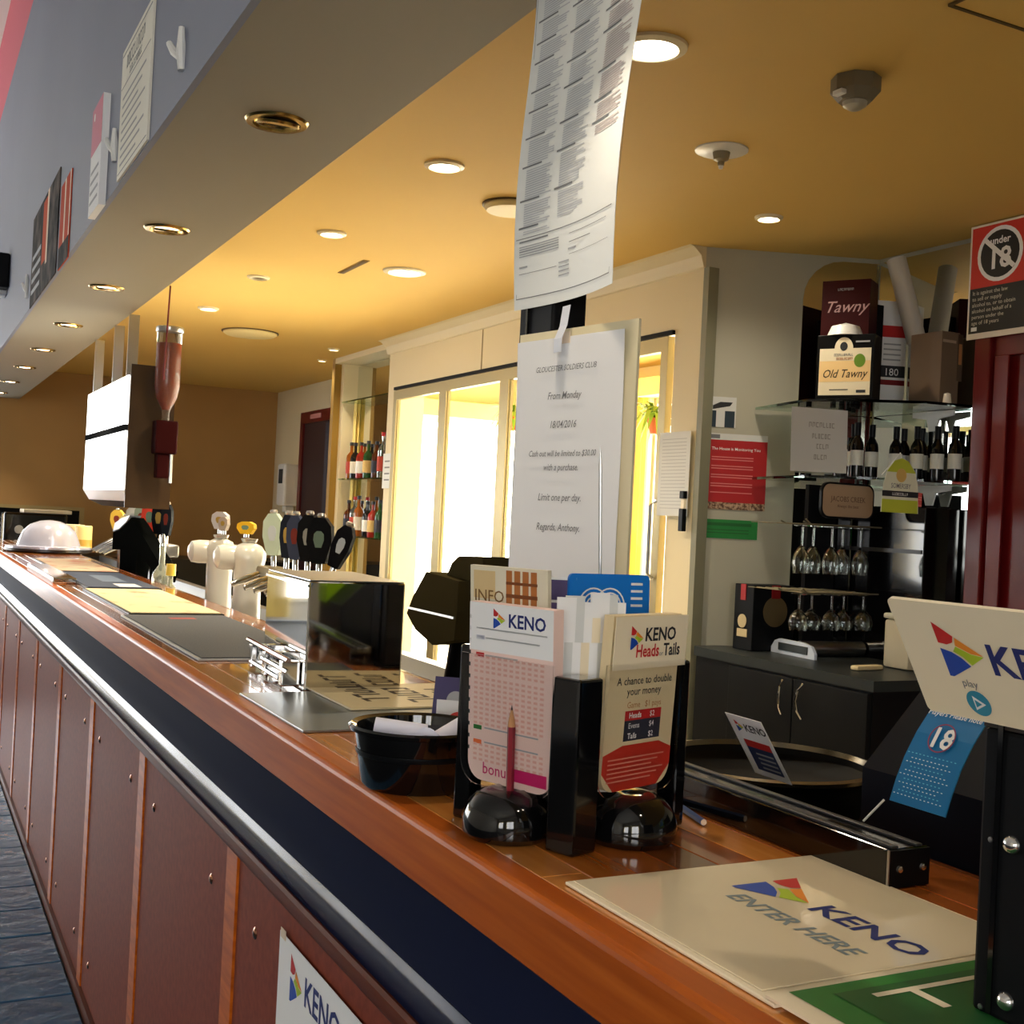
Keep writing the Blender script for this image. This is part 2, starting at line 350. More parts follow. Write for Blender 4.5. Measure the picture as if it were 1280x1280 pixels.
# passage door and towel dispenser
dr = thing('passage_door', 'dark red framed doorway in the far cream wall', 'door', (3.22, 9.62, 0))
G().box(-.03, .0, 0, .07, 0, 2.32).box(-.03, 0, .82, .9, 0, 2.32).box(-.03, 0, .07, .82, 2.22, 2.32).build('frame', REDW, dr)
G().box(-.012, 0, .07, .82, 0, 2.22).build('leaf', mat('maroon_leaf', (44, 12, 14), .5), dr)
G().box(-.02, -.013, .08, .2, 0, 2.2).build('side_strip', mat('blue_grey_strip', (60, 62, 76), .5), dr)
G().box(-.036, -.031, .3, .6, 2.25, 2.29).build('sign_plate', mat('pinkish_plate', (190, 130, 130), .5), dr)
td = thing('towel_dispenser', 'white wall dispenser left of the dark red far door', 'dispenser', (3.22, 10.68, 1.48))
G().box(-.14, 0, -.12, .12, 0, .38, .02).build('body', WPL, td); G().box(-.143, -.139, -.06, .06, .2, .33).build('label_panel', DINK, td); G().box(-.1, -.02, -.05, .05, -.06, 0, .01).build('outlet', WPL, td)
# opening in the far wall with dark machine
mo = thing('wall_servery', 'dark servery opening in the brown far wall behind the dome', 'servery', (.75, 11.4, .9))
G().box(0, .70, -.03, -.01, 0, .44).build('opening', MATTB, mo)
G().box(-.0, .74, -.045, -.03, .44, .47).box(.70, .74, -.045, -.03, 0, .44).build('frame', mat('frame_gold', (170, 150, 100), .4), mo)
cm = thing('coffee_machine', 'black coffee machine with pale top in the far servery', 'coffee machine', (.98, 10.9, .97))
G().box(-.2, .3, -.15, .2, 0, .34, .02).build('body', GLOSSB, cm); G().box(-.05, .33, -.16, .2, .341, .37, .004).build('top_tray', mat('cream_tray', (226, 214, 186), .4), cm); G().lathe([(.035, 0), (.035, .02), (0, .02)], 16, fr((-.08, -.15, .2), (1, 0, 0), UP)).build('dial', STEEL, cm)
lb = box('far_back_bench', mat('dark_bench', (30, 28, 26), .4), .74, 3.2, 10.6, 11.34, 0, .968); tag(lb, 'dark bench along the brown far wall', 'bench')

# ------------------------------------------------------------------ the bar
Y0, Y1 = -.5, 9.3
bar = thing('bar_counter', 'long timber bar counter with burgundy panels and navy padded front', 'bar counter', (0, 0, 0))
XZ = Matrix(((1, 0, 0, 0), (0, 0, 1, 0), (0, 1, 0, 0), (0, 0, 0, 1)))
G().box(.56, .93, Y0, Y1, .0, 1.10).build('carcass', MATTB, bar)
G().prism([(.500, 1.067), (.503, 1.064), (.53, 1.064), (.53, 1.13), (.507, 1.13), (.5035, 1.1285), (.501, 1.126), (.500, 1.122)], Y0, Y1, XZ).build('nosing', NOSE, bar)
G().prism([(.5245, .955), (.5265, .965), (.528, .985), (.528, 1.064), (.56, 1.064), (.56, .955)], Y0, Y1, XZ).build('navy_padding', NAVY, bar, smooth=True)
G().prism([(.500, .930), (.508, .932), (.516, .938), (.521, .945), (.5243, .9545), (.56, .9545), (.56, .925), (.505, .925)], Y0, Y1, XZ).build('ledge', LEDGE, bar, smooth=True)
G().prism([(.498, .929), (.494, .925), (.493, .915), (.496, .906), (.506, .902), (.508, .892), (.516, .884), (.537, .882), (.56, .882), (.56, .929)], Y0, Y1, XZ).build('moulding', DKWOOD, bar, smooth=True)
G().box(.525, .56, Y0, Y1, 0, .04).build('kickboard', DKWOOD, bar)
ystr = [-.46, .37, 1.19, 2.02, 2.865, 3.675, 4.45, 5.26, 6.07, 6.88, 7.69, 8.5, 9.27]
screw0 = None
for i, y in enumerate(ystr):
    b = y + .83 if i + 1 == len(ystr) else ystr[i + 1]
    G().box(.532, .556, y - .034, y + .034, .04, .884).build('timber_strip', STRIP, bar)
    if i + 1 < len(ystr):
        pn = G().box(.536, .558, y + .036, b - .036, .04, .884, .0015, seg=1).build('front_panel', LAM, bar)
        for yy in (y + .15, b - .15):
            for z in (.775, .14):
                if screw0 is None:
                    screw0 = G().lathe([(0, .004), (.005, .0035), (.009, .0015), (.010, 0)], 10, fr((0, 0, 0), FX, UP)).build('screw', mat('copper_screw', (170, 120, 96), .25, 1), pn, smooth=True); s = screw0
                else: s = link('screw', screw0.data, pn)
                s.location = (.536, yy, z)
xs = [.5305, .575, .622, .668, .716, .762, .81, .856, .93]
for i in range(8):
    y = Y0; j = 0
    while y < Y1:
        l = random.uniform(1.1, 1.9); e = min(y + l, Y1); e = Y1 if Y1 - e < .4 else e
        G().box(xs[i] + .0004, xs[i + 1] - .0004, y + .0004, e - .0004, 1.1, 1.13, .0008, seg=1).build('plank', PL[random.choice((0, 0, 1, 2, 3, 3)) if i < 7 else 3], bar); y = e; j += 1
G().box(.93, .945, Y0, Y1, 1.085, 1.1302, .003).build('rear_lip', PL[1], bar)

# bench behind the bar
bb = thing('service_bench', 'steel service bench on the staff side of the bar', 'bench', (0, 0, 0))
G().box(.96, 1.55, 1.9, 10.4, .90, .94, .004).build('worktop', STEEL, bb); G().box(1.0, 1.5, 1.9, 10.4, 0, .90).build('base', MATTB, bb)
G().box(1.5, 1.55, 1.9, 10.4, .941, .99).build('upstand', STEEL, bb)

# bar mats
def barmat(y0, y1, x0, x1, m, label, edge=BLACK):
    t = thing('bar_mat', label, 'bar mat', (x0, y0, 1.1305), 0, 'rubber-backed bar mats')
    G().box(0, x1 - x0, 0, y1 - y0, 0, .004, .001, seg=1).build('backing', edge, t)
    G().box(.008, x1 - x0 - .008, .008, y1 - y0 - .008, .0041, .0065).build('top_face', m, t); return t
CH = mat('charcoal_mat', (82, 84, 86), .8, noise=((300, 300, 300), (66, 68, 70), .4, .6))
YM = mat('pale_yellow_mat', (220, 206, 156), .7, noise=((9, 4, 5), (206, 140, 104), .55, .68))
NM = mat('navy_mat', (44, 56, 76), .6); PM = mat('peach_mat', (214, 188, 152), .7, noise=((8, 4, 4), (204, 130, 104), .5, .66))
t = barmat(2.47, 3.44, .56, .85, CH, 'charcoal bar mat with a small red mark nearest the steel box', mat('pale_edge', (170, 172, 170), .5)); rects(t, [(.11, .18, .83, .88)], mat('dull_red', (150, 60, 52), .7), 'red_mark', z=.0068)
t = barmat(3.49, 4.44, .59, .86, YM, 'pale yellow bar mat with a red motif in the middle of the row')
t = barmat(4.5, 5.42, .61, .875, NM, 'navy bar mat with a white block behind the yellow mat'); rects(t, [(.12, .2, .03, .2)], OFFP, 'white_block', z=.0068); rects(t, [(.1, .19, .3, .7)], mat('slate_print', (96, 110, 128), .6), 'emblem', z=.0068)
t = barmat(5.5, 6.55, .625, .885, PM, 'peach bar mat with a faded red print before the dome')
tag(G().box(0, .085, 0, 1.0, 0, .02, .004, M=Matrix.Translation((.525, 4.75, 1.1305))).build('steel_drip_strip', MIRST), 'shiny steel strip lying beside the navy mat on the bar edge', 'tray')

# dome on the far bar end
t = thing('food_dome', 'silvery white dome cover on a dark tray at the far bar end', 'dome', (.79, 7.45, 1.1305))
G().lathe([(0, 0), (.22, 0), (.24, .008), (.24, .022), (0, .022)], 36).build('tray', mat('dark_tray', (34, 26, 24), .3), t, smooth=True)
G().lathe([(.235, .0225), (.235, .034), (.175, .04), (.165, .07), (.145, .12), (.105, .16), (.055, .18), (0, .187)], 36).build('cover', mat('pearl_dome', (206, 206, 222), .15, .3), t, smooth=True)
t = thing('candle_jar', 'cream candle jar right of the silvery dome', 'jar', (1.02, 7.75, 1.1305))
G().lathe([(0, 0), (.05, 0), (.05, .15), (.045, .155), (0, .155)], 20).build('body', mat('cream_wax', (240, 214, 140), .4), t, smooth=True); G().lathe([(.051, .02), (.051, .07)], 20).build('band', mat('gold_band', (214, 168, 70), .4), t, smooth=True)
t = thing('cream_tub', 'pale cream tub directly behind the silvery dome', 'tub', (.98, 7.98, 1.1305)); G().lathe([(0, 0), (.06, 0), (.07, .14), (.072, .15), (0, .15)], 20).build('body', mat('cream_tub', (226, 216, 170), .5), t, smooth=True); G().lathe([(.074, .14), (.074, .155), (0, .156)], 20).build('lid', mat('cream_lid', (236, 226, 186), .5), t, smooth=True)

# steel box
MB = Matrix.Translation((.648, 2.035, 1.1305)) @ Matrix.Rotation(math.radians(-3), 4, "Z")
t = thing('steel_box', 'mirror-polished steel box standing on the bar near the centre left', 'steel box', M=MB)
g = G().box(0, .178, 0, .33, .0, .195, .003); g.build('body', MIRST, t)
G().box(.002, .176, .002, .328, .1955, .197).build('lid', STEEL, t)
G().box(-.003, 0, .0, .33, .184, .189).build('front_lip', CHROME, t)
for z, y0, y1 in ((.055, -.0, .34), (.035, .0, .2), (.016, .06, .3)):
    G().tube([(-.03, y0, z), (-.03, y1, z)], .005).build('chrome_rail', CHROME, t)
for y in (.04, .18, .3): G().box(-.034, -.001, y - .012, y + .012, .006, .05, .002).build('rail_bracket', CHROME, t)
tag(G().box(0, .27, 0, .36, 0, .004, .001, M=Matrix.Translation((.53, 1.66, 1.1305))).build('steel_plate', mat('satin_plate', (150, 156, 158), .3, .9)), 'grey satin steel plate lying flat in front of the steel box', 'plate')
t = thing('lettered_mat', 'beige counter mat with dark lettering beside the steel box', 'mat', M=fr((.655, 2.06, 1.1355), (.0, -1, 0), (1, 0, 0)))
G().box(0, .25, 0, .3, 0, .003).build('cloth', mat('beige_cloth', (206, 188, 146), .4), t)
for k in range(3): glyphs(t, .03 + .02 * k, .20 + .012 * k, .05 + .075 * k, .05, mat('brown_ink', (60, 44, 24), .6), z=.0034)

# black tub with till rolls
t = thing('paper_tub', 'round black plastic tub holding white paper rolls beside the ticket stand', 'tub', (.563, 1.318, 1.1305))
G().lathe([(0, 0), (.062, 0), (.067, .006), (.076, .064), (.082, .066), (.083, .070), (.080, .0725), (.0735, .070), (.062, .01), (0, .01)], 48).build('body', GLOSSB, t, smooth=True)
G().lathe([(.0725, .038), (.0737, .041), (.0735, .044)], 40).build('rib', BLACK, t, smooth=True)
def roll(x, y, z, a, lab, l=.06, tilt=.15):
    r = thing('paper_roll', lab, 'paper roll', M=Matrix.Translation((x, y, z)) @ Matrix.Rotation(a, 4, 'Z') @ Matrix.Rotation(tilt, 4, 'Y'), group='paper rolls in the black tub')
    Mx = Matrix.Rotation(math.pi / 2, 4, 'Y')
    G().lathe([(.006, -l / 2), (.015, -l / 2), (.015, l / 2), (.006, l / 2), (.006, -l / 2)], 20, Mx).build('paper', mat('lilac_white_paper', (222, 222, 238), .5), r, smooth=True)
roll(.540, 1.318, 1.192, -.45, 'left white paper roll lying across the black tub', .062, .1); roll(.560, 1.290, 1.184, 1.2, 'middle white paper roll tucked into the black tub', .05, .35); roll(.602, 1.300, 1.192, .5, 'right white paper roll leaning towards the ticket stand', .07, -.25)
s = sheet('folded_leaflet', 'white leaflet with a red blot standing behind the black tub', 'leaflet', fr((.628, 1.415, 1.15), (.8, -.6, 0), (-.1, .1, 1)), .09, .065, WHITE); disc(s, .03, .035, .016, mat('poppy', (226, 70, 60), .5))
s = sheet('purple_leaflet', 'dark purple leaflet corner behind the white leaflet', 'leaflet', fr((.635, 1.45, 1.15), (.8, -.6, 0), (.35, .05, 1)), .07, .09, mat('deep_purple', (48, 36, 92), .4)); disc(s, .03, .06, .012, LINK)
# ------------------------------------------------------------------ ticket and brochure stand
hs = thing('ticket_stand', 'black four-sided ticket stand with clear pockets on the bar', 'brochure stand', (.657, 1.131, 1.1305), math.radians(19))
R_ = .095
for (sx, sy, h) in ((-1, -1, .17), (-.92, .62, .185), (.80, -.92, .178), (.80, .62, .17)):
    wx, wy = (.018, .018) if (sx, sy) == (-1, -1) else (.010, .012)
    G().box(sx * R_ - wx, sx * R_ + wx, sy * R_ - wy, sy * R_ + wy, 0, h, .003).build('corner_column', GLOSSB, hs)
G().box(-.075, .065, -.012, -.004, .0, .165).box(-.012, -.004, -.075, .05, 0, .165).build('inner_cross', BLACK, hs)
G().box(-.077, .066, -.077, .048, .028, .034, .002).build('base_plate', BLACK, hs)
for M in (Matrix.Translation((-.104, -.018, 0)), Matrix.Translation((-.012, -.104, 0))):
    G().lathe([(0, .0), (.040, 0), (.046, .006), (.047, .02), (.042, .034), (.032, .044), (.018, .049), (.008, .047), (0, .046)], 32, M).build('pencil_cup', GLOSSB, hs, smooth=True)
def panel_round(w, h, r):
    p = [(0, h), (w, h)]
    p = [(w, h), (0, h)]
    for cx, a0 in ((r, 180), (w - r, 270)):
        for k in range(7):
            a = math.radians(a0 + k * 15); p.append((cx + r * math.cos(a), r + r * math.sin(a)))
    return p
MA = fr((-.103, .050, .045), (0, -1, 0), (-.05, 0, 1)); MBf = fr((-.076, -.103, .048), (1, 0, 0), (0, -.05, 1))
for M in (MA, MBf):
    G().prism(panel_round(.130, .135, .025), .004, .0055, M).build('clear_pocket', ACRYL, hs)
hs_M = Matrix.Translation((.657, 1.131, 1.1305)) @ Matrix.Rotation(math.radians(19), 4, 'Z')
# game ticket pad in the left pocket
fa = thing('ticket_pad', 'pink and white keno ticket pad in the left pocket of the stand', 'ticket pad', M=hs_M @ fr((-.100, .046, .048), (0, -1, 0), (-.05, 0, 1)))
G().prism(panel_round(.118, .185, .02), -.014, .0006).build('sheets', mat('ticket_pink', (246, 214, 204), .6), fa)
rects(fa, [(0, .118, .135, .185)], WHITE, 'white_header')
logo(fa, .035, .160, .017); text(fa, 'KENO', .056, .163, .019, BLUEI)
rr = []
for a, b in ((.112, .128), (.058, .106), (.02, .036)):
    y = a
    while y < b:
        rr += [(.008 + .0085 * c, .0132 + .0085 * c, y, y + .0026) for c in range(12)]; y += .0052
rects(fa, rr, mat('light_salmon', (236, 182, 168), .6), 'number_grid')
rects(fa, [(.010, .022, .1465, .151)], MIDB, 'numeral_tab'); rects(fa, [(.010, .022, .1285, .133)], REDI, 'numeral_tab'); rects(fa, [(.008, .02, .0525, .057)], GRNI, 'numeral_tab'); rects(fa, [(.008, .02, .0375, .042)], mat('bright_orange', (240, 110, 50), .5), 'numeral_tab')
rects(fa, [(.024, .1, .148, .1495), (.024, .07, .130, .1315), (.024, .1, .0545, .056), (.024, .1, .0395, .041), (.01, .11, .1575, .159)], LINK, 'print_lines')
text(fa, 'bonus', .022, .008, .017, MAGI); rects(fa, [(.062, .112, .007, .02)], MAGI, 'bonus_block')
rects(fa, [(.0, .0022, .03 + .0125 * c, .034 + .0125 * c) for c in range(12)], DINK, 'timing_marks')
# heads or tails card in the right pocket
fb = thing('heads_tails_card', 'cream and red Heads or Tails game card in the right pocket', 'game card', M=hs_M @ fr((-.062, -.100, .052), (1, 0, 0), (0, -.05, 1)))
G().prism(panel_round(.112, .178, .02), -.012, .0006).build('card', mat('beige_card', (232, 212, 168), .5), fb)
G().box(-.004, .116, .125, .178, .0062, .0072).build('header_card', CREAMP, fb)
logo(fb, .02, .145, .02, z=.0082); text(fb, 'KENO', .043, .153, .019, mat('near_black', (26, 26, 34), .5), z=.0078); text(fb, 'Heads', .03, .137, .018, REDI, z=.0078, sx=.85); text(fb, 'Tails', .076, .137, .018, mat('near_black'), z=.0078, sx=.85); text(fb, 'or', .069, .137, .007, INK, z=.0078)
text(fb, 'A chance to double', .058, .108, .0115, DINK, 'CENTER'); text(fb, 'your money', .058, .097, .0115, DINK, 'CENTER')
text(fb, 'Game   $1 pays', .06, .084, .009, TANI, 'CENTER')
rects(fb, [(.03, .09, .071, .081)], REDI, 'table_row'); rects(fb, [(.03, .09, .05, .071)], mat('slate_ink', (52, 54, 70), .5), 'table_rows')
for y, s, v in ((.0735, 'Heads', '$2'), (.063, 'Evens', '$4'), (.0525, 'Tails', '$2')): text(fb, s, .036, y, .008, WINK, z=.0015); text(fb, v, .07, y, .008, WINK, z=.0015)
poly(fb, [(0.0, .038), (.03, .046), (.09, .046), (.112, .038), (.112, .02), (.092, 0), (.02, 0), (.0, .02)], mat('card_red', (204, 50, 34), .5), 'red_foot')
rects(fb, [(.008, .1 - .01 * (k % 3), .032 - .0045 * k, .0335 - .0045 * k) for k in range(6)], SALM, 'print_lines', z=.0014)
# slips between the columns, brochures behind
for k in range(7):
    s = sheet('paper_slip', '%s of the white paper slips standing upright in the front corner' % ['leftmost', 'second', 'third', 'middle', 'fifth', 'sixth', 'rightmost'][k], 'paper slip', hs_M @ fr((-.088 + .0075 * k, -.055 - .005 * k, .05), (.45, -.25, 0), (-.02 + .01 * k, 0, 1)), .02, .195 + random.uniform(-.02, .012), (WHITE, OFFP, WHITE, CREAMP)[k % 4], .003, 'white paper slips in the ticket stand')
    rects(s, [(.0, .02, .02, .024), (.0, .02, .09, .093)], LINK, 'print_lines', z=.0032)
b1 = sheet('tan_brochure', 'tan and cream information brochure sticking up behind the keno tickets', 'brochure', hs_M @ fr((-.055, .085, .07), (0.1, -1, 0), (-.08, 0.02, 1)), .105, .20, mat('cream_brochure', (228, 220, 196), .5), .006)
rects(b1, [(.005, .035, .165, .195)], mat('pale_gold', (216, 190, 140), .5), 'gold_block', z=.0065); text(b1, 'INFO', .006, .162, .018, mat('bronze_ink', (120, 86, 40), .5), z=.0068)
rects(b1, [(.005, .035, .14, .158)], OFFP, 'grey_block', z=.0065); rects(b1, [(.006 + .0055 * k, .010 + .0055 * k, .143, .147) for k in range(5)] + [(.006 + .0055 * k, .010 + .0055 * k, .151, .155) for k in range(5)], INK, 'print_lines', z=.0068)
rects(b1, [(.05 + .011 * k, .058 + .011 * k, .1, .197) for k in range(4)], mat('copper_ink', (176, 108, 52), .5), 'copper_bars', z=.0065); rects(b1, [(.05, .092, .168, .172), (.05, .092, .182, .185)], mat('dk_copper', (120, 66, 26), .5), 'cross_lines', z=.0068)
b2 = sheet('purple_brochure', 'white brochure with purple photo blocks between tan and blue brochures', 'brochure', hs_M @ fr((-.045, .048, .07), (.75, -.65, 0), (.03, 0, 1)), .07, .19, WHITE, .004)
rects(b2, [(.02, .065, .165, .187)], PURP, 'photo_block', z=.0045); rects(b2, [(.02, .05, .14, .162)], mat('mauve', (88, 70, 130), .5), 'photo_block', z=.0045); rects(b2, [(.01, .04, .12, .124)], INK, 'print_lines', z=.0045)
BLU = mat('bright_blue', (16, 120, 214), .4)
b3 = sheet('blue_brochure', 'bright blue brochure with white rainbow arcs behind the paper slips', 'brochure', hs_M @ fr((-.002, .002, .075), (.96, -.28, 0), (.13, 0, 1)), .108, .19, BLU, .004, rad=.006)
for cx, rad in ((.032, .02), (.054, .02)):
    for q in range(3):
        r1 = rad - q * .005; r0 = r1 - .0018
        poly(b3, [(cx + r1 * math.cos(math.pi * k / 12), .155 + r1 * math.sin(math.pi * k / 12)) for k in range(13)] + [(cx + r0 * math.cos(math.pi * k / 12), .155 + r0 * math.sin(math.pi * k / 12)) for k in range(12, -1, -1)], WINK, 'rainbow_arc', z=.0044)
rects(b3, [(.082, .098, .178 - .008 * k, .1808 - .008 * k) for k in range(4)], WINK, 'print_lines', z=.0045)
poly(b3, [(.03, .148), (.045, .15), (.042, .125), (.036, .11), (.032, .13)], mat('sky_ink', (150, 206, 240), .5), 'figure', z=.0045)
rod = thing('bill_spike', 'thin steel bill spike rising in front of the notice', 'spike', (.80, 1.30, 1.1305)); G().tube([(0, 0, 0.03), (-.006, 0, .25), (-.014, 0, .395), (-.0155, 0, .418)], [.0016, .0022, .0022, .0003]).build('spike_shaft', STEEL, rod); G().lathe([(0, 0), (.02, 0), (.02, .008), (.003, .03), (0, .03)], 16).build('foot', STEEL, rod)
pc = thing('red_pencil', 'short red pencil standing in the left pencil cup', 'pencil', M=hs_M @ (Matrix.Translation((-.107, -.022, .045)) @ Matrix.Rotation(math.radians(-2), 4, 'Y')))
G().lathe([(0, 0), (.0042, 0), (.0042, .066), (.0038, .069), (.0010, .083), (0, .083)], 6).build('shaft', mat('pencil_red', (130, 18, 36), .35), pc); G().lathe([(.0041, .0665), (.0036, .071), (.0011, .0835), (.0005, .084)], 12).build('cone', mat('pencil_wood', (206, 150, 100), .6), pc); G().lathe([(.0012, .083), (.0002, .088)], 8).build('lead', DINK, pc)
pb = thing('blue_pencil', 'blue pencil lying on the bar beside the black rail', 'pencil', M=Matrix.Translation((.790, 1.055, 1.1345)) @ Matrix.Rotation(math.radians(76), 4, 'Z') @ Matrix.Rotation(math.pi / 2, 4, 'Y'))
G().lathe([(.0012, 0), (.004, 0), (.004, .12), (.0012, .12)], 6).build('shaft', mat('pencil_blue', (24, 60, 110), .35), pb); G().lathe([(0, -.0005), (.0034, -.0005), (.0034, .0)], 10).build('wood_end', mat('pencil_wood2', (214, 190, 160), .6), pb)

# ------------------------------------------------------------------ counter mat, rail and game terminal
km = thing('keno_counter_mat', 'cream plastic counter mat printed KENO ENTER HERE', 'counter mat', M=fr((.540, .918, 1.1305), (0, -1, 0), (1, 0, 0)))
G().box(0, .285, 0, .283, 0, .003, .001).build('base', CREAMP, km)
G().box(.004, .264, .006, .277, .0032, .0044, .0004).build('clear_cover', mat('cream_gloss', (240, 224, 190), .08, coat=.6), km)
logo(km, .062, .135, .062, z=.0048); text(km, 'KENO', .133, .158, .038, BLUEI, z=.0048, sx=1.15); text(km, 'ENTER HERE', .082, .112, .027, mat('faded_grey_ink', (120, 134, 138), .5), z=.0048, shear=.15)
gm = thing('green_counter_mat', 'green printed counter mat at the bottom right corner of the bar', 'counter mat', M=fr((.540, .640, 1.1345), (0, -1, 0), (1, 0.02, 0)))
G().box(-.003, .28, 0, .28, 0, .002).build('base', CREAMP, gm)
poly(gm, [(.0, .018), (.0, .28), (.27, .28), (.27, .018)], GRNI, 'green_field', z=.0024); poly(gm, [(.014, .045), (.014, .28), (.27, .28), (.27, .045)], DGRN, 'deep_green_field', z=.0028)
rects(gm, [(.024, .030, .07, .2), (.030, .06, .1, .108)], CREAMP, 'letter_bars', z=.0032)
# aluminium rail
rl = thing('black_rail', 'black aluminium channel rail along the staff edge of the bar', 'rail', (.818, .815, 1.1305))
G().box(0, .052, 0, .85, 0, .036, .0015).build('channel', GLOSSB, rl)
for x in (.006, .036): G().box(x, x + .008, 0, .85, .0361, .0385, .0006).build('ridge', mat('anodised_grey', (74, 76, 78), .35, .5), rl)
G().box(.001, .051, -.003, 0, .001, .035).build('end_cap', BLACK, rl)
for x in (.013, .042): G().lathe([(0, .0025), (.003, .002), (.0036, 0)], 12, fr((x, -.003, .018), (1, 0, 0), UP)).build('screw', CHROME, rl, smooth=True)
G().box(-.0006, .0005, -.0035, -.001, .0, .036).build('bright_edge', STEEL, rl)
# game terminal
tm = thing('game_terminal', 'black game terminal body behind the rail at lower right', 'terminal', (.952, .72, 1.0))
G().prism([(0, 0), (.26, 0), (.26, .26), (.09, .29), (0.0, .20)], 0, .27, Matrix(((1, 0, 0, 0), (0, 0, 1, 0), (0, 1, 0, 0), (0, 0, 0, 1)))).build('body', mat('blue_black', (16, 18, 26), .35, spec=.12), tm)
G().prism([(-.004, .195), (.07, .27), (.07, .31), (.02, .30), (-.004, .24)], .0, .1, Matrix(((1, 0, 0, 0), (0, 0, 1, 0), (0, 1, 0, 0), (0, 0, 0, 1)))).build('lime_side', mat('lime_panel', (150, 200, 20), .4), tm)
lf = thing('age_leaflet', 'blue Over 18 leaflet curling down from under the keno sign', 'leaflet', (0, 0, 0))
prof = [(.924, 1.285), (.905, 1.262), (.890, 1.238), (.880, 1.216), (.873, 1.196)]
ML = Matrix(((0, 1, 0, 0), (-1, 0, 0, .87), (0, 0, 1, 0), (0, 0, 0, 1)))
G().strip([(x, z) for x, z in prof], 0, .07, .0012, ML).build('sheet', mat('leaflet_blue', (20, 112, 168), .35), lf)
def leaf_at(u, v):     # u across 0..1, v down 0..1
    f = v * 4; i = min(int(f), 3); f -= i
    a, b = Vector((prof[i][0], 0, prof[i][1])), Vector((prof[i + 1][0], 0, prof[i + 1][1])); p = a.lerp(b, f); dn = (b - a).normalized()
    n = FXv.cross(-dn)
    return p + Vector((0, .87 - .07 * u, 0)) + n * .0022, -dn
FXv = Vector(FX)
def leaf_text(s, u, v, size, m, align='CENTER'):
    o, up = leaf_at(u, v);
    x = text(lf, s, 0, 0, size, m, align); x.matrix_basis = fr(o, FX, up) @ Matrix.Diagonal((size, size, 1, 1)); return x
leaf_text('Players Please note', .5, .07, .0085, WINK); leaf_text('18', .5, .36, .03, WINK)
for k in range(11):
    leaf_text('- ' * (13 - (k * 3) % 5), .5, .47 + .045 * k, .008, WINK if k % 3 else mat('cyan_ink', (120, 210, 230), .5))
o, up = leaf_at(.5, .27); c = G().lathe([(.0155, 0), (.0155, .0004), (.0142, .0004), (.0142, 0), (.0155, 0)], 28).build('red_ring', mat('ring_red', (140, 60, 90), .5), lf); c.matrix_basis = fr(o, FX, up)
G().tube([(.868, .872, 1.196), (.858, .888, 1.172)], .0012, 6).build('white_edge_clip', WPL, lf)
# stand and sign
st = thing('sign_stand', 'black bolted box stand at the right edge under the keno sign', 'stand', (.66, .30, 1.1368))
G().box(0, .2, 0, .275, 0, .19, .003).build('body', mat('satin_black', (17, 18, 20), .4, spec=.12), st); G().box(-.0015, 0, .258, .262, .002, .194).build('seam', GLOSSB, st); G().box(.0, .2, 0, .275, .1905, .193).build('top_plate', mat('dk_brown_top', (40, 32, 28), .3), st)
for y, z in ((.248, .117), (.247, .015), (.12, .117), (.12, .015)): G().lathe([(0, .005), (.0035, .0045), (.006, .002), (.0065, 0)], 14, fr((-.0002, y, z), FX, UP)).build('bolt', CHROME, st, smooth=True)
for y, z in ((.267, .004), (.265, .116)): G().lathe([(0, .001), (.0018, .0008), (.002, 0)], 8, fr((-.0002, y, z), FX, UP)).build('rivet', STEEL, st, smooth=True)
G().prism([(.003, .193), (.03, .193), (-.005, .244), (-.02, .244)], .05, .2, Matrix(((1, 0, 0, 0), (0, 0, 1, 0), (0, 1, 0, 0), (0, 0, 0, 1)))).build('sign_bracket', BLACK, st)
sg = sheet('keno_sign', 'cream KENO sign with play and pay symbols at right', 'sign', fr((.637, .600, 1.336), FX, (-.044, 0, .076)), .26, .088, CREAMP, .003, rad=.004)
logo(sg, .033, .033, .034, z=.0034); text(sg, 'KENO', .070, .040, .031, BLUEI, z=.0034)
text(sg, 'play', .041, .0265, .008, INK, z=.0034); disc(sg, .049, .0145, .0095, TEAL, 'play_disc', z=.0034)
poly(sg, [(.0455, .020), (.055, .0145), (.0455, .009)], WINK, 'play_triangle', z=.0037); poly(sg, [(.0468, .0175), (.052, .0145), (.0468, .0115)], TEAL, 'play_triangle_inner', z=.004)
text(sg, 'pay', .092, .0265, .008, MAGI, z=.0034); disc(sg, .099, .0145, .0095, MAGI, 'pay_disc', z=.0034); text(sg, '$', .099, .010, .013, WINK, 'CENTER', z=.0038)
# round tubs behind the rail with a standing card
t = thing('round_tray', 'large round black tray behind the rail holding the small keno card', 'tray', (1.19, 1.44, 1.04))
G().lathe([(0, 0), (.14, 0), (.155, .05), (.16, .062), (.165, .06), (.15, .045), (.13, .03), (0, .03)], 40).build('bowl', mat('bronze_black', (24, 21, 18), .6, spec=.15), t, smooth=True); G().lathe([(.165, .06), (.168, .066), (.158, .068), (.156, .06), (.165, .06)], 40).build('rim', mat('bronze_rim', (130, 116, 92), .25, .8), t, smooth=True)
t = thing('round_bin', 'glossy black round bin beside the terminal with a bright rim', 'bin', (1.30, 1.13, .879))
G().lathe([(0, 0), (.10, 0), (.125, .2), (.13, .215), (.12, .215), (.095, .02), (0, .02)], 40).build('body', GLOSSB, t, smooth=True); G().lathe([(.13, .214), (.133, .221), (.123, .223), (.12, .214), (.13, .214)], 40).build('rim', mat('bronze_rim'), t, smooth=True)
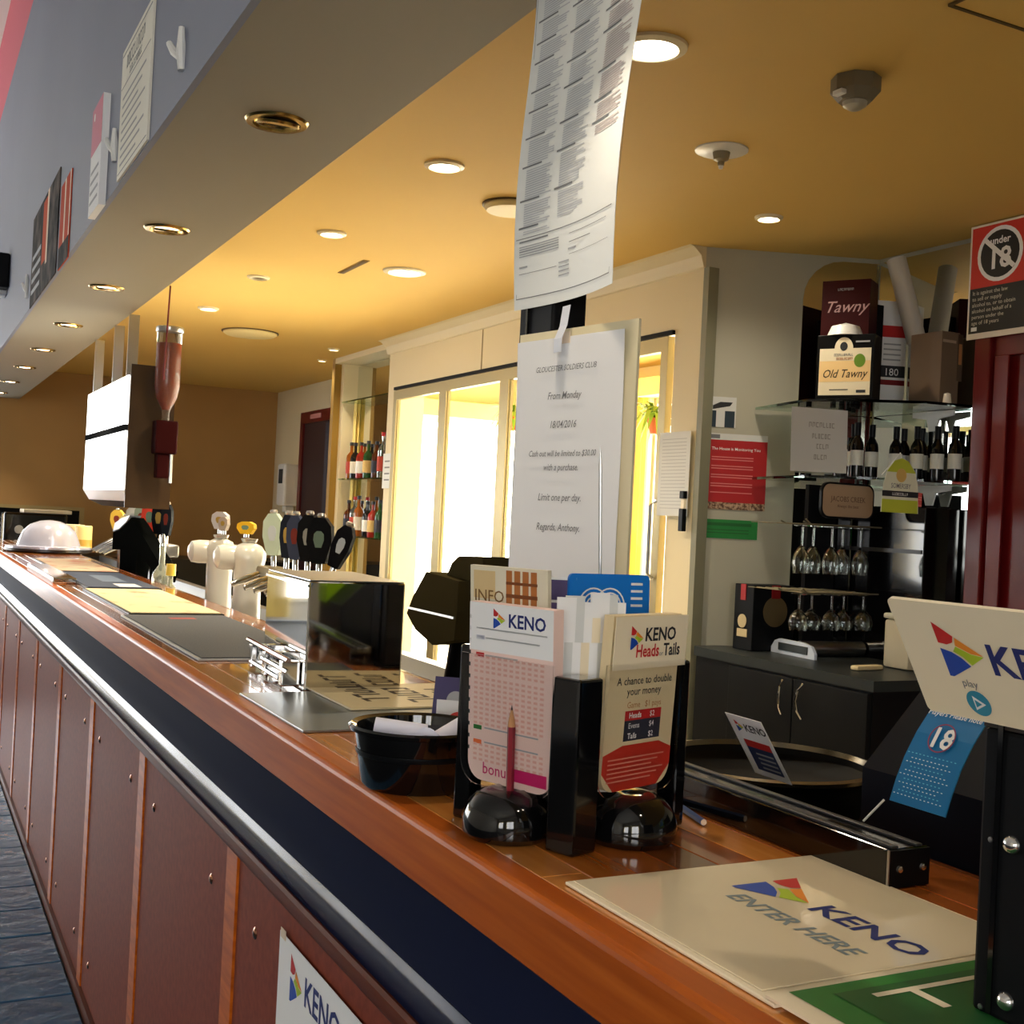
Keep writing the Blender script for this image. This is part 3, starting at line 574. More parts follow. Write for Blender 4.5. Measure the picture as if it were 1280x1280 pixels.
t = thing('under_counter_unit', 'black under-counter unit behind the near bar', 'cabinet', (.96, .2, 0)); G().box(0, .5, 0, 1.62, .0, .878, .004).build('body', MATTB, t); G().box(0.0, .5, 1.08, 1.62, .8785, 1.038).build('riser', MATTB, t); G().box(-.0, .5, .4, .78, .8785, .998).build('front_riser', MATTB, t)
t = sheet('keno_price_card', 'small white KENO card standing in the round tray', 'card', fr((1.081, 1.33, 1.116), (-.03, -1, 0), (-.056, 0, .085)), .08, .102, WHITE)
logo(t, .014, .075, .016); text(t, 'KENO', .032, .078, .017, mat('near_black')); rects(t, [(.015, .072, .05, .062)], REDI, 'red_band'); rects(t, [(.015, .072, .01, .05)], mat('card_blue', (24, 44, 90), .5), 'blue_block'); rects(t, [(.03, .068, .015 + .008 * k, .018 + .008 * k) for k in range(4)], LINK, 'print_lines', z=.0013)

# ------------------------------------------------------------------ black post with poster and notice
bp_ = thing('black_post', 'black square post rising from the bar behind the papers', 'post', (.905, 1.665, 1.1305)); G().box(-.03, .03, -.055, .055, 0.004, 1.168, .004).build('shaft', MATTB, bp_); G().box(-.034, -.030, .02, .026, .01, 1.16).build('edge_groove', GLOSSB, bp_); G().box(-.036, .036, -.06, .06, 0, .004).build('foot_plate', BLACK, bp_)
pw, ph = .33, .53
pt = thing('menu_poster', 'long white menu poster of small print hanging above the bar', 'poster', M=fr((.858, 1.705, 1.783), FX, (0.0, .0, 1)))
g = G(); nx, ny = 8, 12; V = {}
def pz(u, v): return -.018 * math.sin(u * 3.0) * (.4 + .6 * (1 - v)) + .008 * math.sin(v * 5)
def px_(u, v): return pw * u * (.88 + .12 * v) + .010 * v
def py_(u, v): return ph * v
for side in (0, 1):
    for i in range(nx + 1):
        for j in range(ny + 1):
            u, v = i / nx, j / ny; V[side, i, j] = g.bm.verts.new((px_(u, v), py_(u, v), pz(u, v) + .0008 * side))
for side in (0, 1):
    for i in range(nx):
        for j in range(ny): g.bm.faces.new([V[side, a, b] for a, b in ((i, j), (i + 1, j), (i + 1, j + 1), (i, j + 1))])
for i in range(nx): g.bm.faces.new([V[0, i, 0], V[0, i + 1, 0], V[1, i + 1, 0], V[1, i, 0]]); g.bm.faces.new([V[0, i, ny], V[0, i + 1, ny], V[1, i + 1, ny], V[1, i, ny]])
for j in range(ny): g.bm.faces.new([V[0, 0, j], V[0, 0, j + 1], V[1, 0, j + 1], V[1, 0, j]]); g.bm.faces.new([V[0, nx, j], V[0, nx, j + 1], V[1, nx, j + 1], V[1, nx, j]])
g.build('sheet', mat('poster_white', (232, 234, 230), .5), pt, smooth=True)
def onposter(rs, m, name):
    g = G()
    for u0, u1, v0, v1 in rs:
        n = max(1, int((u1 - u0) / .12))
        for k in range(n):
            a, b = u0 + (u1 - u0) * k / n, u0 + (u1 - u0) * (k + 1) / n
            g.bm.faces.new([g.bm.verts.new((px_(u, v), py_(u, v), pz(u, v) + .0016)) for u, v in ((a, v0), (b, v0), (b, v1), (a, v1))])
    g.build(name, m, pt)['kind'] = 'stuff'
for ci, (u0, u1, vb) in enumerate(((.08, .31, .22), (.38, .62, .24), (.70, .94, .42))):
    rs, hd = [], []; v = 1.0; cnt = 0; blk = 9
    while v > vb:
        if cnt % blk == 0 and cnt: hd.append((u0 - .04, u0 + .13, v - .004, v + .0015)); v -= .012; blk = random.randint(7, 14); cnt = 0
        rs.append((u0, u1 - random.choice((0, 0, .02, .05, .09)), v - .0036, v)); v -= .0068; cnt += 1
    onposter(rs, mat('fine_print', (194, 196, 200), .7) if ci < 2 else mat('warm_ink', (190, 178, 176), .7), 'print_column'); onposter(hd, INK, 'column_headings')
onposter([(.02, .96, .205, .2075), (.05, .3, .195, .199), (.5, .9, .182, .1835), (.5, .72, .158, .16), (.05, .4, .168, .17), (.05, .38, .102, .1035), (.5, .93, .125, .126), (.02, .96, .03, .0325), (.02, .023, .03, 1), (.955, .958, .03, 1)], INK, 'ruled_lines')
onposter([(.05, .4, .18 - .007 * k, .1835 - .007 * k) for k in range(5)] + [(.4, .5, .108 - .012 * k, .112 - .012 * k) for k in range(4)] + [(.49, .57, .138, .143), (.05, .12, .12, .125)], LINK, 'footer_print')
nb = thing('cash_notice', 'white typed cash-out notice pinned to a cream board on the post', 'notice', M=fr((.848, 1.66, 1.34), (math.sin(math.radians(11)), -math.cos(math.radians(11)), 0), UP))
G().box(-.002, .262, -.012, .398, -.006, -.001).build('backing_board', mat('cream_board', (226, 214, 176), .5), nb)
G().strip([(0, 0), (.1, .001), (.2, .0), (.3, .001), (.385, .004)], 0, .24, .0008).build('paper', WHITE, nb)
for s, y, sz in (('GLOUCESTER SOLDIERS CLUB', .335, .0118), ('From Monday', .293, .0155), ('18/04/2016', .25, .0155), ('Cash out will be limited to $30.00', .208, .0128), ('with a purchase.', .187, .0140), ('Limit one per day.', .142, .0155), ('Regards, Anthony.', .098, .0155)): text(nb, s, .118, y, sz, INK, 'CENTER', z=.0062, shear=.25, sx=.86)
G().box(.1, .125, .375, .392, .0052, .0058).build('tape', mat('tape', (226, 206, 180), .4), nb)
rb = tag(G().strip([(1.77, .0), (1.74, .004), (1.72, .012), (1.70, .012)], 0, .022, .001, fr((.862, 1.555, 0), FX, UP)).build('paper_strip', mat('bluish_white', (214, 218, 228), .5)), 'curled white paper strip between poster and typed notice', 'paper strip')
# ------------------------------------------------------------------ back counter in the corner
bc = thing('back_cabinet', 'black back-bar cabinet with two curved handles below the glass rack', 'cabinet', (2.78, 2.86, 0))
G().prism([(-.02, -.02), (.54, -.02), (.54, .21), (.66, .21), (.66, .76), (.10, .96), (.0, .96), (-.02, .94)], .965, 1.0).build('worktop', mat('charcoal_top', (50, 54, 54), .35, spec=.12), bc)
G().prism([(0, 0), (.54, 0), (.54, .21), (.66, .21), (.66, .75), (.08, .95), (0, .95)], .05, .964).build('body', mat('cabinet_black', (22, 23, 24), .4, spec=.12), bc)
for y0, y1, s in ((.006, .36, 1), (.366, .72, -1)):
    dd = G().box(-.018, 0, y0, y1, .08, .955, .002).build('door', mat('cabinet_black'), bc)
    yy = y1 - .05 if s == 1 else y0 + .05
    yy -= .0
    G().tube([(-.02, yy, .945), (-.036, yy + .006 * s, .92), (-.042, yy + .010 * s, .885), (-.036, yy + .006 * s, .85), (-.02, yy, .825)], .004).build('handle', CHROME, dd, smooth=True)
# items on the worktop
bx = thing('port_gift_box', 'black gift box with red ribbon and round bronze seal on the back counter', 'box', M=Matrix.Translation((2.885, 3.61, 1.001)))
G().box(0, .20, 0, .115, 0, .25, .003).build('carton', mat('satin_black'), bx)
G().lathe([(0, .001), (.058, .001), (.058, 0)], 32, fr((.105, -.001, .15), (1, 0, 0), UP)).build('bronze_seal', mat('bronze_seal', (96, 82, 56), .4), bx); G().box(.085, .125, -.003, 0, .2, .251).build('ribbon', mat('dark_ribbon', (130, 16, 20), .5), bx)
G().box(-.003, 0, .045, .075, .19, .251).build('ribbon', mat('red_ribbon', (160, 24, 26), .5), bx); G().lathe([(0, .002), (.026, .002), (.026, 0)], 20, fr((-.0015, .06, .11), FX, UP)).build('gold_medal', mat('medal', (206, 186, 140), .4), bx); G().box(-.002, 0, .03, .09, .05, .08).build('gold_label', mat('medal'), bx)
tr = thing('steel_caddy', 'white-framed caddy with a steel tube lying on the black worktop', 'caddy', M=Matrix.Translation((2.955, 3.34, 1.001)) @ Matrix.Rotation(math.radians(-5), 4, 'Z'))
G().prism([(-.0, 0), (.0, .02), (.02, .045), (.05, .055), (.2, .055), (.25, .045), (.27, .02), (.27, 0)], -.012, 0, fr((0, .27, 0), FX, UP)).build('end_plate', mat('bluish_plate', (206, 216, 232), .3), tr); G().box(-.004, -.0, .04, .22, .014, .042, .001).build('dark_grille', mat('grille', (44, 52, 54), .4), tr)
G().lathe([(0, 0), (.028, 0), (.028, .28), (.0, .28)], 20, Matrix.Translation((.02, .12, .029)) @ Matrix.Rotation(math.pi / 2, 4, 'Y')).build('steel_tube', STEEL, tr, smooth=True)
wd = tag(G().box(0, .13, 0, .035, 0, .016, .006, M=Matrix.Translation((2.90, 3.06, 1.001)) @ Matrix.Rotation(.1, 4, 'Z')).build('wooden_handle', mat('pale_wood', (214, 196, 150), .5), smooth=True), 'pale wooden knife handle lying on the worktop edge', 'knife')
jg = thing('cream_jug', 'cream plastic container half hidden by the keno sign', 'container', (3.16, 3.10, 1.001)); G().box(-.055, .055, -.06, .06, 0, .17, .012).build('body', mat('beige_tub', (196, 186, 160), .4), jg, smooth=True); G().box(-.058, .058, -.063, .063, .171, .19, .006).build('lid', mat('beige_lid', (206, 198, 174), .4), jg, smooth=True)
# black fridge panel behind the racks
bk = thing('black_backboard', 'tall black board behind the hanging glasses', 'board', (3.05, 3.52, 1.001)); G().box(0, .2, 0, .02, 0, .64).build('board', MATTB, bk); G().box(.14, .2, -.012, 0, 0, .64).build('edge_strip', GLOSSB, bk)
wb = thing('wine_cooler', 'dark wine cooler cabinet under the right-hand wine bottles', 'cooler', (3.27, 3.13, 1.001)); G().box(0, .17, .02, .40, 0, .57, .004).build('body', GLOSSB, wb); G().box(-.004, 0, .03, .39, .40, .415).build('trim', mat('dark_trim', (60, 60, 60), .3, .5), wb)
# glass shelves
def poly_shelf(pts, z, label):
    t = thing('corner_shelf', label, 'shelf', (0, 0, z), 0, 'glass corner shelves')
    G().prism(pts, -.010, 0).build('glass_plate', GSHELF, t); return t
PTS = [(2.92, 3.40), (3.04, 3.26), (3.22, 3.12), (3.44, 3.08), (3.44, 3.62), (3.22, 3.72), (3.0, 3.80)]
poly_shelf(PTS, 1.945, 'upper glass corner shelf under the port cartons'); poly_shelf(PTS, 1.668, 'lower glass corner shelf under the small wine bottles')
up = thing('shelf_upright', 'slim chrome shelf upright with white brackets in the corner', 'upright', (3.425, 3.27, 1.001))
G().box(-.004, .012, -.012, -.004, .625, .943).box(-.004, .012, .004, .012, .625, .943).build('slotted_rail', CHROME, up)
for z in (.932, .656): G().prism([(-.10, -.02), (-.1, 0), (.1, 0), (.1, -.02), (.03, -.03), (.016, -.075), (-.016, -.075), (-.03, -.03)], -.004, .004, fr((-.015, 0, z), FX, UP)).build('bracket', WPL, up)
# cartons
c1 = thing('maroon_carton', 'maroon Tawny carton standing behind the white-labelled cask box', 'carton', (3.05, 3.50, 1.9455), math.radians(-58)); G().box(0, .18, 0, .11, 0, .46, .002).build('body', mat('maroon_card', (58, 16, 18), .45, spec=.12), c1); f = G().box(0, .01, 0, .01, 0, .001).build('front_print', mat('maroon_card'), c1); f.matrix_basis = fr((0, -.0006, 0), (1, 0, 0), UP); text(f, 'Tawny', .09, .34, .06, mat('rose_ink', (190, 150, 150), .5), 'CENTER', z=.0008, shear=.4); glyphs(f, .06, .12, .42, .009, LINK, z=.0008)
c2 = thing('tawny_cask_box', 'Old Tawny cask box with cream label and green leaf on the top shelf', 'carton', (2.94, 3.385, 1.9455), math.radians(-58)); G().box(0, .205, 0, .1, 0, .23, .002).build('body', mat('cask_black', (18, 18, 18), .4, spec=.12), c2)
f = G().box(.012, .232, .012, .18, 0, .001).build('cream_label', mat('label_cream', (244, 232, 200), .5), c2); f.matrix_basis = fr((0, -.0006, 0), (1, 0, 0), UP) @ Matrix.Diagonal((.84, 1, 1, 1))
rects(f, [(.013, .231, .06, .135)], mat('label_gold', (250, 214, 150), .5), 'gold_band', z=.0015); text(f, 'Old Tawny', .12, .075, .042, mat('brown_ink'), 'CENTER', z=.002, shear=.35); disc(f, .185, .135, .024, mat('leaf_green', (110, 150, 40), .5), 'leaf', z=.002); disc(f, .115, .18, .04, mat('label_cream'), 'label_arch', z=.0013); glyphs(f, .075, .155, .152, .009, INK, z=.002); disc(f, .115, .187, .016, DINK, 'crest', z=.002); glyphs(f, .085, .155, .138, .009, TANI, z=.002); rects(f, [(.175, .215, .02, .03), (.06, .14, .03, .033)], DINK, 'print_lines', z=.002); rects(f, [(.165, .225, .2, .206)], LINK, 'print_lines', z=.002)
G().lathe([(0, .05), (.05, .035), (.065, 0), (0, 0)], 20, Matrix.Translation((.085, .05, .2305))).build('white_cap', WPL, c2, smooth=True)
c4 = thing('black_carton', 'tall plain black carton right of the maroon carton', 'carton', (3.225, 3.43, 1.9455)); G().box(0, .07, 0, .14, 0, .39, .002).build('body', MATTB, c4); G().box(.01, .06, -.0015, 0, .02, .04).build('label_strip', mat('dark_trim'), c4)
c5 = sheet('price_sheet', 'white price sheet with red bands and 180 behind the taupe carton', 'sheet', fr((3.33, 3.50, 1.95), (.94, -.35, 0), UP), .12, .42, WHITE, .002); rects(c5, [(0, .12, .28, .325)], REDI, 'red_band', z=.0024); rects(c5, [(0, .12, .125, .17)], DINK, 'black_band', z=.0024); text(c5, '180', .035, .132, .04, WINK, z=.0028); rects(c5, [(0, .12, .095, .115)], mat('dark_red_ink', (130, 24, 30), .5), 'red_band', z=.0024); rects(c5, [(.03, .1, .19 + .02 * k, .196 + .02 * k) for k in range(4)], LINK, 'print_lines', z=.0024)
c3 = thing('taupe_carton', 'taupe spirit carton on the upper corner shelf', 'carton', M=Matrix.Translation((3.315, 3.155, 1.9455))); G().box(0, .09, 0, .15, 0, .265, .002).build('body', mat('taupe_card', (118, 98, 80), .5), c3); G().box(.08, .105, -.001, 0, .09, .26).build('dark_stripe', mat('dark_taupe', (84, 68, 54), .5), c3); G().box(.005, .07, -.001, 0, .225, .235).build('pale_line', mat('pale_taupe', (176, 156, 136), .5), c3); G().box(.085, .1, -.0015, -.001, .15, .225).build('bronze_name', TANI, c3)
G().lathe([(.0, .04), (.012, .036), (.016, 0), (0, 0)], 10, Matrix.Translation((.015, -.022, 0))).build('cork', mat('cork_white', (236, 226, 210), .5), c3, smooth=True)
tb = thing('poster_tube', 'white rolled poster tube leaning over the taupe carton', 'tube', (0, 0, 0)); G().tube([(3.40, 3.36, 2.20), (3.315, 3.40, 2.51)], .036, 18).build('tube_body', mat('tube_white', (206, 200, 188), .5), tb, smooth=True); G().tube([(3.3155, 3.3999, 2.508), (3.314, 3.4007, 2.514)], .030, 18).build('end_cap', OFFP, tb)
# small wine bottles
def wine(x, y, label, grp):
    t = thing('wine_bottle', label, 'wine bottle', (x, y, 1.6685), random.uniform(-.3, .3), grp)
    G().lathe(bottle_mesh(.20, .024, .42), 16).build('body', mat('dark_wine_glass', (10, 10, 12), .06), t, smooth=True); G().lathe([(.0245, .045), (.0245, .1)], 16).build('label_wrap', mat('wine_label', (222, 222, 214), .6), t, smooth=True); G().lathe([(.0118, .155), (.0122, .202), (0, .202)], 12).build('cap', BLACK, t, smooth=True)
for k, (x, y) in enumerate(((3.05, 3.36), (3.115, 3.345), (3.15, 3.40), (3.20, 3.36))): wine(x, y, '%s small dark wine bottle left of the green tag' % ['first', 'second', 'third', 'fourth'][k], 'small wine bottles on the left of the corner shelf')
for k, (x, y) in enumerate(((3.30, 3.34), (3.335, 3.27), (3.365, 3.20), (3.385, 3.135), (3.38, 3.38), (3.40, 3.05 + .26))): wine(x, y, '%s small dark wine bottle right of the green tag' % ['first', 'second', 'third', 'last', 'inner back', 'outer back'][k], 'small wine bottles on the right of the corner shelf')
sh = sheet('typed_sheet', 'white typed sheet hanging from the left shelf edge', 'notice', fr((2.77, 3.30, 1.672), (.98, -.05, .02), (.12, 0, 1)), .245, .225, OFFP)
for y, a, b in ((.158, .075, .195), (.118, .09, .18), (.082, .11, .16), (.044, .1, .165)): glyphs(sh, a, b, y, .018, mat('mid_ink', (160, 160, 156), .7))
tg = thing('green_tag', 'lime green and white bottle tag hanging from the lower corner shelf', 'tag', M=fr((3.005, 3.10, 1.543), (1, 0, 0), UP))
G().prism([(0, 0), (.175, 0), (.168, .10), (.15, .15), (.12, .18), (.088, .19), (.055, .18), (.025, .15), (.008, .10)], 0, .0012).build('card', mat('tag_white', (236, 238, 214), .5), tg)
poly(tg, [(.003, .0), (.172, .0), (.17, .045), (.003, .045)], mat('tag_lime', (196, 208, 70), .5), 'lime_foot', z=.0016); poly(tg, [(.02, .14), (.155, .14), (.12, .18), (.088, .19), (.055, .18)], mat('tag_lime'), 'lime_top', z=.0016); rects(tg, [(.003, .172, .055, .075)], DINK, 'dark_band', z=.0016); disc(tg, .088, .13, .024, GOLDI, 'gold_disc', z=.002); text(tg, 'SOMERSBY', .088, .085, .024, INK, 'CENTER', z=.002, sx=.8); glyphs(tg, .05, .125, .06, .009, WINK, z=.002); G().tube([(.088, .185, .001), (.1, .21, -.02), (.11, .135, -.115)], .0015, 6).build('string', WHITE, tg)
ov = thing('oval_plaque', 'rounded bronze name plaque under the lower corner shelf', 'plaque', M=fr((2.935, 3.32, 1.515), (1, 0, 0), UP)); 
def rr2(w, h, r): return [(cx + r * math.cos(math.radians(a0 + 18 * k)), cy + r * math.sin(math.radians(a0 + 18 * k))) for cx, cy, a0 in ((w - r, h - r, 0), (r, h - r, 90), (r, r, 180), (w - r, r, 270)) for k in range(6)]
G().prism(rr2(.25, .13, .035), -.012, 0).build('backing', BLACK, ov); f = G().prism([(a + .007, b + .007) for a, b in rr2(.236, .116, .03)], .0, .0015).build('face', mat('bronze_face', (170, 142, 116), .4), ov); text(f, 'JACOBS CREEK', .125, .062, .027, mat('bronze_dark', (96, 66, 50), .5), 'CENTER', z=.002, sx=.9); text(f, 'Always the best', .125, .04, .016, mat('bronze_dark'), 'CENTER', z=.002)
# hanging glass racks
WIRE = mat('aged_wire', (110, 104, 84), .45, .6)
def glass_prof(h, r): return [(0, 0), (.03, 0), (.03, -.003), (.004, -.008), (.0035, -h * .42), (.012, -h * .46), (r * .8, -h * .6), (r, -h * .78), (r * .82, -h), (r * .79, -h), (r * .96, -h * .78), (r * .76, -h * .61), (.008, -h * .48), (0, -h * .475)]
for zt, h, r, nm, xs_ in ((1.485, .17, .032, 'upper', (2.83, 2.898, 2.966, 3.034, 3.102)), (1.245, .13, .036, 'lower', (2.83, 2.905, 2.98, 3.055, 3.13))):
    rk = thing('glass_rack', '%s wire rack holding upside-down wine glasses' % nm, 'rack', (2.79, 3.3, zt), 0, 'wire glass racks')
    for y in (-.06, .06): G().tube([(0, y, .012), (.02, y, .004), (.36, y, .004)], .003, 6).build('side_wire', WIRE, rk)
    g = G()
    for q in range(9): G().tube([(.02 + .04 * q, -.06, .004), (.02 + .04 * q, .25, .004)], .0015, 6).build('cross_wire', WIRE, rk)
    G().tube([(-.0, -.07, .02), (.03, -.065, .002), (.08, -.07, .0)], .003, 6).build('hook', WIRE, rk)
    for k, x in enumerate(xs_):
        gl = thing('wine_glass', '%s upside-down wine glass in the %s rack' % (['first', 'second', 'third', 'fourth', 'last'][k], nm), 'wine glass', (x, 3.29 + .02 * (k % 2), zt - .001), 0, 'upside-down glasses in the %s rack' % nm); G().lathe(glass_prof(h, r), 20).build('glass_body', GLASS, gl, smooth=True)
# papers on the angled wall
def wallM(u, y): return fr(A + d * u + Vector((0, 0, y)) - d.cross(Vector(UP)) * -.002, d, UP)
nrm = Vector((d.y, -d.x, 0))
def wallM(u, y): return fr(A + d * u + Vector((0, 0, y)) + nrm * .002, d, UP)
rp = sheet('red_poster', 'red poster with white list lines on the pale angled wall', 'poster', wallM(.03, 1.535), .255, .30, mat('poster_red', (176, 30, 34), .5)); rects(rp, [(0, .255, .275, .3)], OFFP, 'pale_header'); rects(rp, [(.02, .06, .28, .296)], INK, 'badge', z=.0012); text(rp, 'The House is Monitoring You', .128, .235, .0165, WINK, 'CENTER'); rects(rp, [(.03, .20, .205 - .035 * (k // 2) - .01 * (k % 2), .209 - .035 * (k // 2) - .01 * (k % 2)) for k in range(9)], mat('rose_line', (216, 120, 120), .5), 'print_lines'); rects(rp, [(0, .255, 0, .028)], mat('brown_photo', (90, 60, 44), .6, noise=((90, 90, 90), (190, 160, 130), .4, .6)), 'photo_band')
gs = sheet('green_notice', 'green strip notice below the red poster', 'notice', wallM(.025, 1.42), .235, .075, mat('notice_green', (30, 124, 54), .5)); rects(gs, [(.015, .21, .05, .062)], DGRN, 'dark_bar'); rects(gs, [(.015, .2, .02 + .012 * k, .024 + .012 * k) for k in range(2)], DGRN, 'print_lines')
cd = sheet('surveillance_card', 'small white card with a camera picture above the red poster', 'card', wallM(.035, 1.86), .115, .12, OFFP); rects(cd, [(.0, .035, 0, .065), (.07, .11, 0, .065)], mat('dk_teal', (36, 54, 66), .5), 'photo_block'); poly(cd, [(.02, .07), (.09, .085), (.1, .1), (.05, .1), (.02, .085)], DINK, 'camera_silhouette')
lp = sheet('lined_sheet', 'lined white sheet taped beside the nearest glass door', 'sheet', fr((2.782, 4.135, 1.50), FX, (.0, 0, 1)), .215, .34, OFFP); rects(lp, [(.02, .19, .03 + .014 * k, .032 + .014 * k) for k in range(21)], LINK, 'print_lines')
nt_ = sheet('niche_notice', 'narrow white notice on the corner by the far bottle niche', 'notice', fr((2.792, 7.34, 1.615), FX, UP), .15, .225, OFFP); rects(nt_, [(.03, .12, .05 + .04 * k, .06 + .04 * k) for k in range(4)], INK, 'print_lines')
cl = thing('wall_phone', 'slim black and cream wall telephone beside the red poster', 'telephone', M=fr((2.784, 3.955, 1.44), FX, UP)); G().box(0, .03, 0, .09, 0, .02, .003).build('lower_cup', BLACK, cl); G().box(.004, .026, .09, .13, 0, .014, .002).build('cream_grip', CREAMP, cl); G().box(0, .03, .13, .16, 0, .02, .003).build('upper_cup', BLACK, cl)
# under-18 sign
us = thing('under_age_sign', 'red and black Under 18 sign with struck-through circle at right edge', 'sign', M=fr((3.33, 3.058, 2.165), FX, UP)); G().box(0, .33, 0, .40, -.004, 0).build('board', mat('sign_border', (236, 226, 210), .5), us)
rects(us, [(.008, .322, .178, .392)], mat('sign_red', (206, 44, 24), .5), 'red_field'); rects(us, [(.008, .322, .02, .178)], mat('sign_black', (30, 28, 22), .5), 'black_field'); disc(us, .13, .287, .096, WINK, 'ring', z=.0012); disc(us, .13, .287, .082, mat('sign_black'), 'ring_centre', z=.0015); text(us, 'under', .13, .322, .036, WINK, 'CENTER', z=.0018); text(us, '18', .13, .238, .10, WINK, 'CENTER', z=.0018); poly(us, [(.062, .335), (.074, .346), (.198, .240), (.186, .229)], WINK, 'slash', z=.0021)
for k, s in enumerate(('It is against the law', 'to sell or supply', 'alcohol to, or to obtain', 'alcohol on behalf of a', 'person under the', 'age of 18 years')): text(us, s, .02, .155 - .021 * k, .0195, mat('khaki_ink', (206, 200, 180), .5), z=.0014)
rects(us, [(.02, .045, .028, .042)], WINK, 'emblem', z=.0015)

# ------------------------------------------------------------------ taps and machines behind the bar
def font(x, y, lab):
    t = thing('beer_font', lab, 'beer font', (x, y, .9405), math.radians(0), 'white ceramic beer fonts')
    G().lathe([(0, 0), (.075, 0), (.075, .012), (.052, .02), (.048, .2), (.05, .29), (.06, .32), (.062, .345), (.045, .372), (.02, .385), (0, .387)], 24).build('column', CERAM, t, smooth=True)
    G().lathe([(.038, 0), (.045, .02), (.045, .06), (.04, .085), (.02, .097), (0, .10)], 20, Matrix.Translation((-.02, .02, .33)) @ Matrix.Rotation(math.radians(-90), 4, 'Y')).build('tap_boss', CERAM, t, smooth=True)
    G().lathe([(.0, 0), (.025, 0), (.03, .012), (.0, .014)], 16, Matrix.Translation((0, 0, .3855))).build('cap', STEEL, t, smooth=True)
font(1.11, 4.62, 'farther white ceramic beer font behind the yellow mat'); font(1.11, 4.20, 'nearer white ceramic beer font behind the steel box')
def handle(x, y, z0, z1, w, rgb, lab, grp, lean=0, tip=True, shape='paddle'):
    t = thing('beer_tap', lab, 'beer tap', M=Matrix.Translation((x, y, z0)) @ Matrix.Rotation(lean, 4, Vector((-.7, -.7, 0))), group=grp); h = z1 - z0
    G().lathe([(0, 0), (.009, 0), (.009, h * .18), (.006, h * .22), (0, h * .22)], 10).build('ferrule', CHROME, t, smooth=True)
    pr = [(-w * .28, h * .2), (w * .28, h * .2), (w * .5, h * .55), (w * .46, h * .82), (w * .2, h * .96), (-w * .2, h * .96), (-w * .46, h * .82), (-w * .5, h * .55)]
    FD = fr((0, 0, 0), (.7, -.7, 0), UP)
    bd = G().prism(pr, -.011, .011, FD).build('grip', mat('tap_%d_%d_%d' % rgb, rgb, .6, spec=.1), t)
    bc_ = ((150, 150, 140), (120, 50, 40), (170, 140, 70), (190, 196, 196), (110, 130, 110))[int(y * 7) % 5]
    G().prism([(a * .42, h * .6 + (b - h * .58) * .36) for a, b in pr], .0111, .0125, FD).build('badge', mat('badge_%d_%d_%d' % bc_, bc_, .6, spec=.1), bd)
    if tip: G().lathe([(.0, h * .955), (.011, h * .96), (.014, h * .99), (.011, h * 1.03), (0, h * 1.035)], 12).build('finial', STEEL, t, smooth=True)
    return t
gA = 'tap handles on the main tap bank'
tbk = thing('tap_bank', 'brass and steel tap bank rail behind the steel box', 'tap bank', (1.15, 3.3, .9405)); G().box(-.04, .04, 0, .80, .26, .31, .01).build('rail', mat('aged_brass', (150, 134, 96), .3, .9), tbk, smooth=True)
for y in (.15, .65): G().lathe([(0, 0), (.05, 0), (.05, .01), (.03, .02), (.03, .26), (0, .26)], 16, Matrix.Translation((0, y, 0))).build('leg', mat('aged_brass'), tbk, smooth=True)
for k, y in enumerate((.12, .33, .46, .58, .75)): G().lathe([(0, 0), (.014, 0), (.014, .05), (.01, .1), (0, .1)], 12, Matrix.Translation((-.04, y, .28)) @ Matrix.Rotation(math.radians(-110), 4, 'Y')).build('spout', CHROME, tbk, smooth=True)
for y, z0, z1, w, rgb, lab, lean, tip in ((4.64, 1.342, 1.43, .07, (196, 190, 190), 'white and brown paddle tap handle above the farther font', 0, False), (4.58, 1.342, 1.41, .04, (176, 160, 146), 'plain taupe tap handle beside the yellow one', 0, False), (4.245, 1.342, 1.40, .07, (216, 168, 40), 'golden yellow tap handle above the ceramic fonts', 0, False),
    (4.02, 1.252, 1.44, .075, (186, 200, 176), 'pale green tap handle, leftmost in the main tap bank', .05, True), (3.87, 1.252, 1.438, .05, (30, 34, 44), 'narrow dark tap handle beside the pale green one', 0, True), (3.765, 1.252, 1.438, .06, (60, 66, 84), 'slate tap handle with pale badge in the middle of the bank', .04, True), (3.64, 1.252, 1.442, .075, (18, 18, 18), 'black tap handle, fourth in the main bank', 0, True), (3.525, 1.252, 1.436, .085, (14, 15, 16), 'broad black tap handle, fifth in the main bank', 0, True), (3.42, 1.252, 1.425, .06, (16, 16, 18), 'black tap handle leaning right at the end of the bank', -.35, True)):
    handle(1.15 if y < 4.1 else 1.11, y, z0, z1, w, rgb, lab, gA, lean, tip)
gB = 'tap handles on the far tap bank'
for y, z0, z1, w, rgb, lab in ((7.40, 1.25, 1.40, .09, (216, 178, 70), 'yellow tap handle, leftmost of the far bank'), (7.12, 1.25, 1.37, .08, (226, 214, 150), 'pale yellow tap handle in the far bank'), (6.86, 1.25, 1.43, .09, (214, 218, 212), 'white tap handle in the far bank'), (6.6, 1.25, 1.44, .09, (150, 170, 150), 'grey green tap handle in the far bank'), (6.36, 1.25, 1.455, .10, (220, 70, 50), 'bright red tap handle in the far bank'), (6.12, 1.252, 1.455, .08, (22, 24, 30), 'black tap handle beside the red one in the far bank'), (5.93, 1.252, 1.45, .06, (30, 34, 40), 'narrow dark tap handle, rightmost of the far bank')):
    handle(1.16, y, z0, z1, w, rgb, lab, gB)
t = thing('far_tap_bank', 'steel far tap bank with spouts behind the navy mat', 'tap bank', (1.16, 5.85, .9405)); G().box(-.03, .05, 0, 1.5, .25, .31, .01).build('rail', STEEL, t, smooth=True)
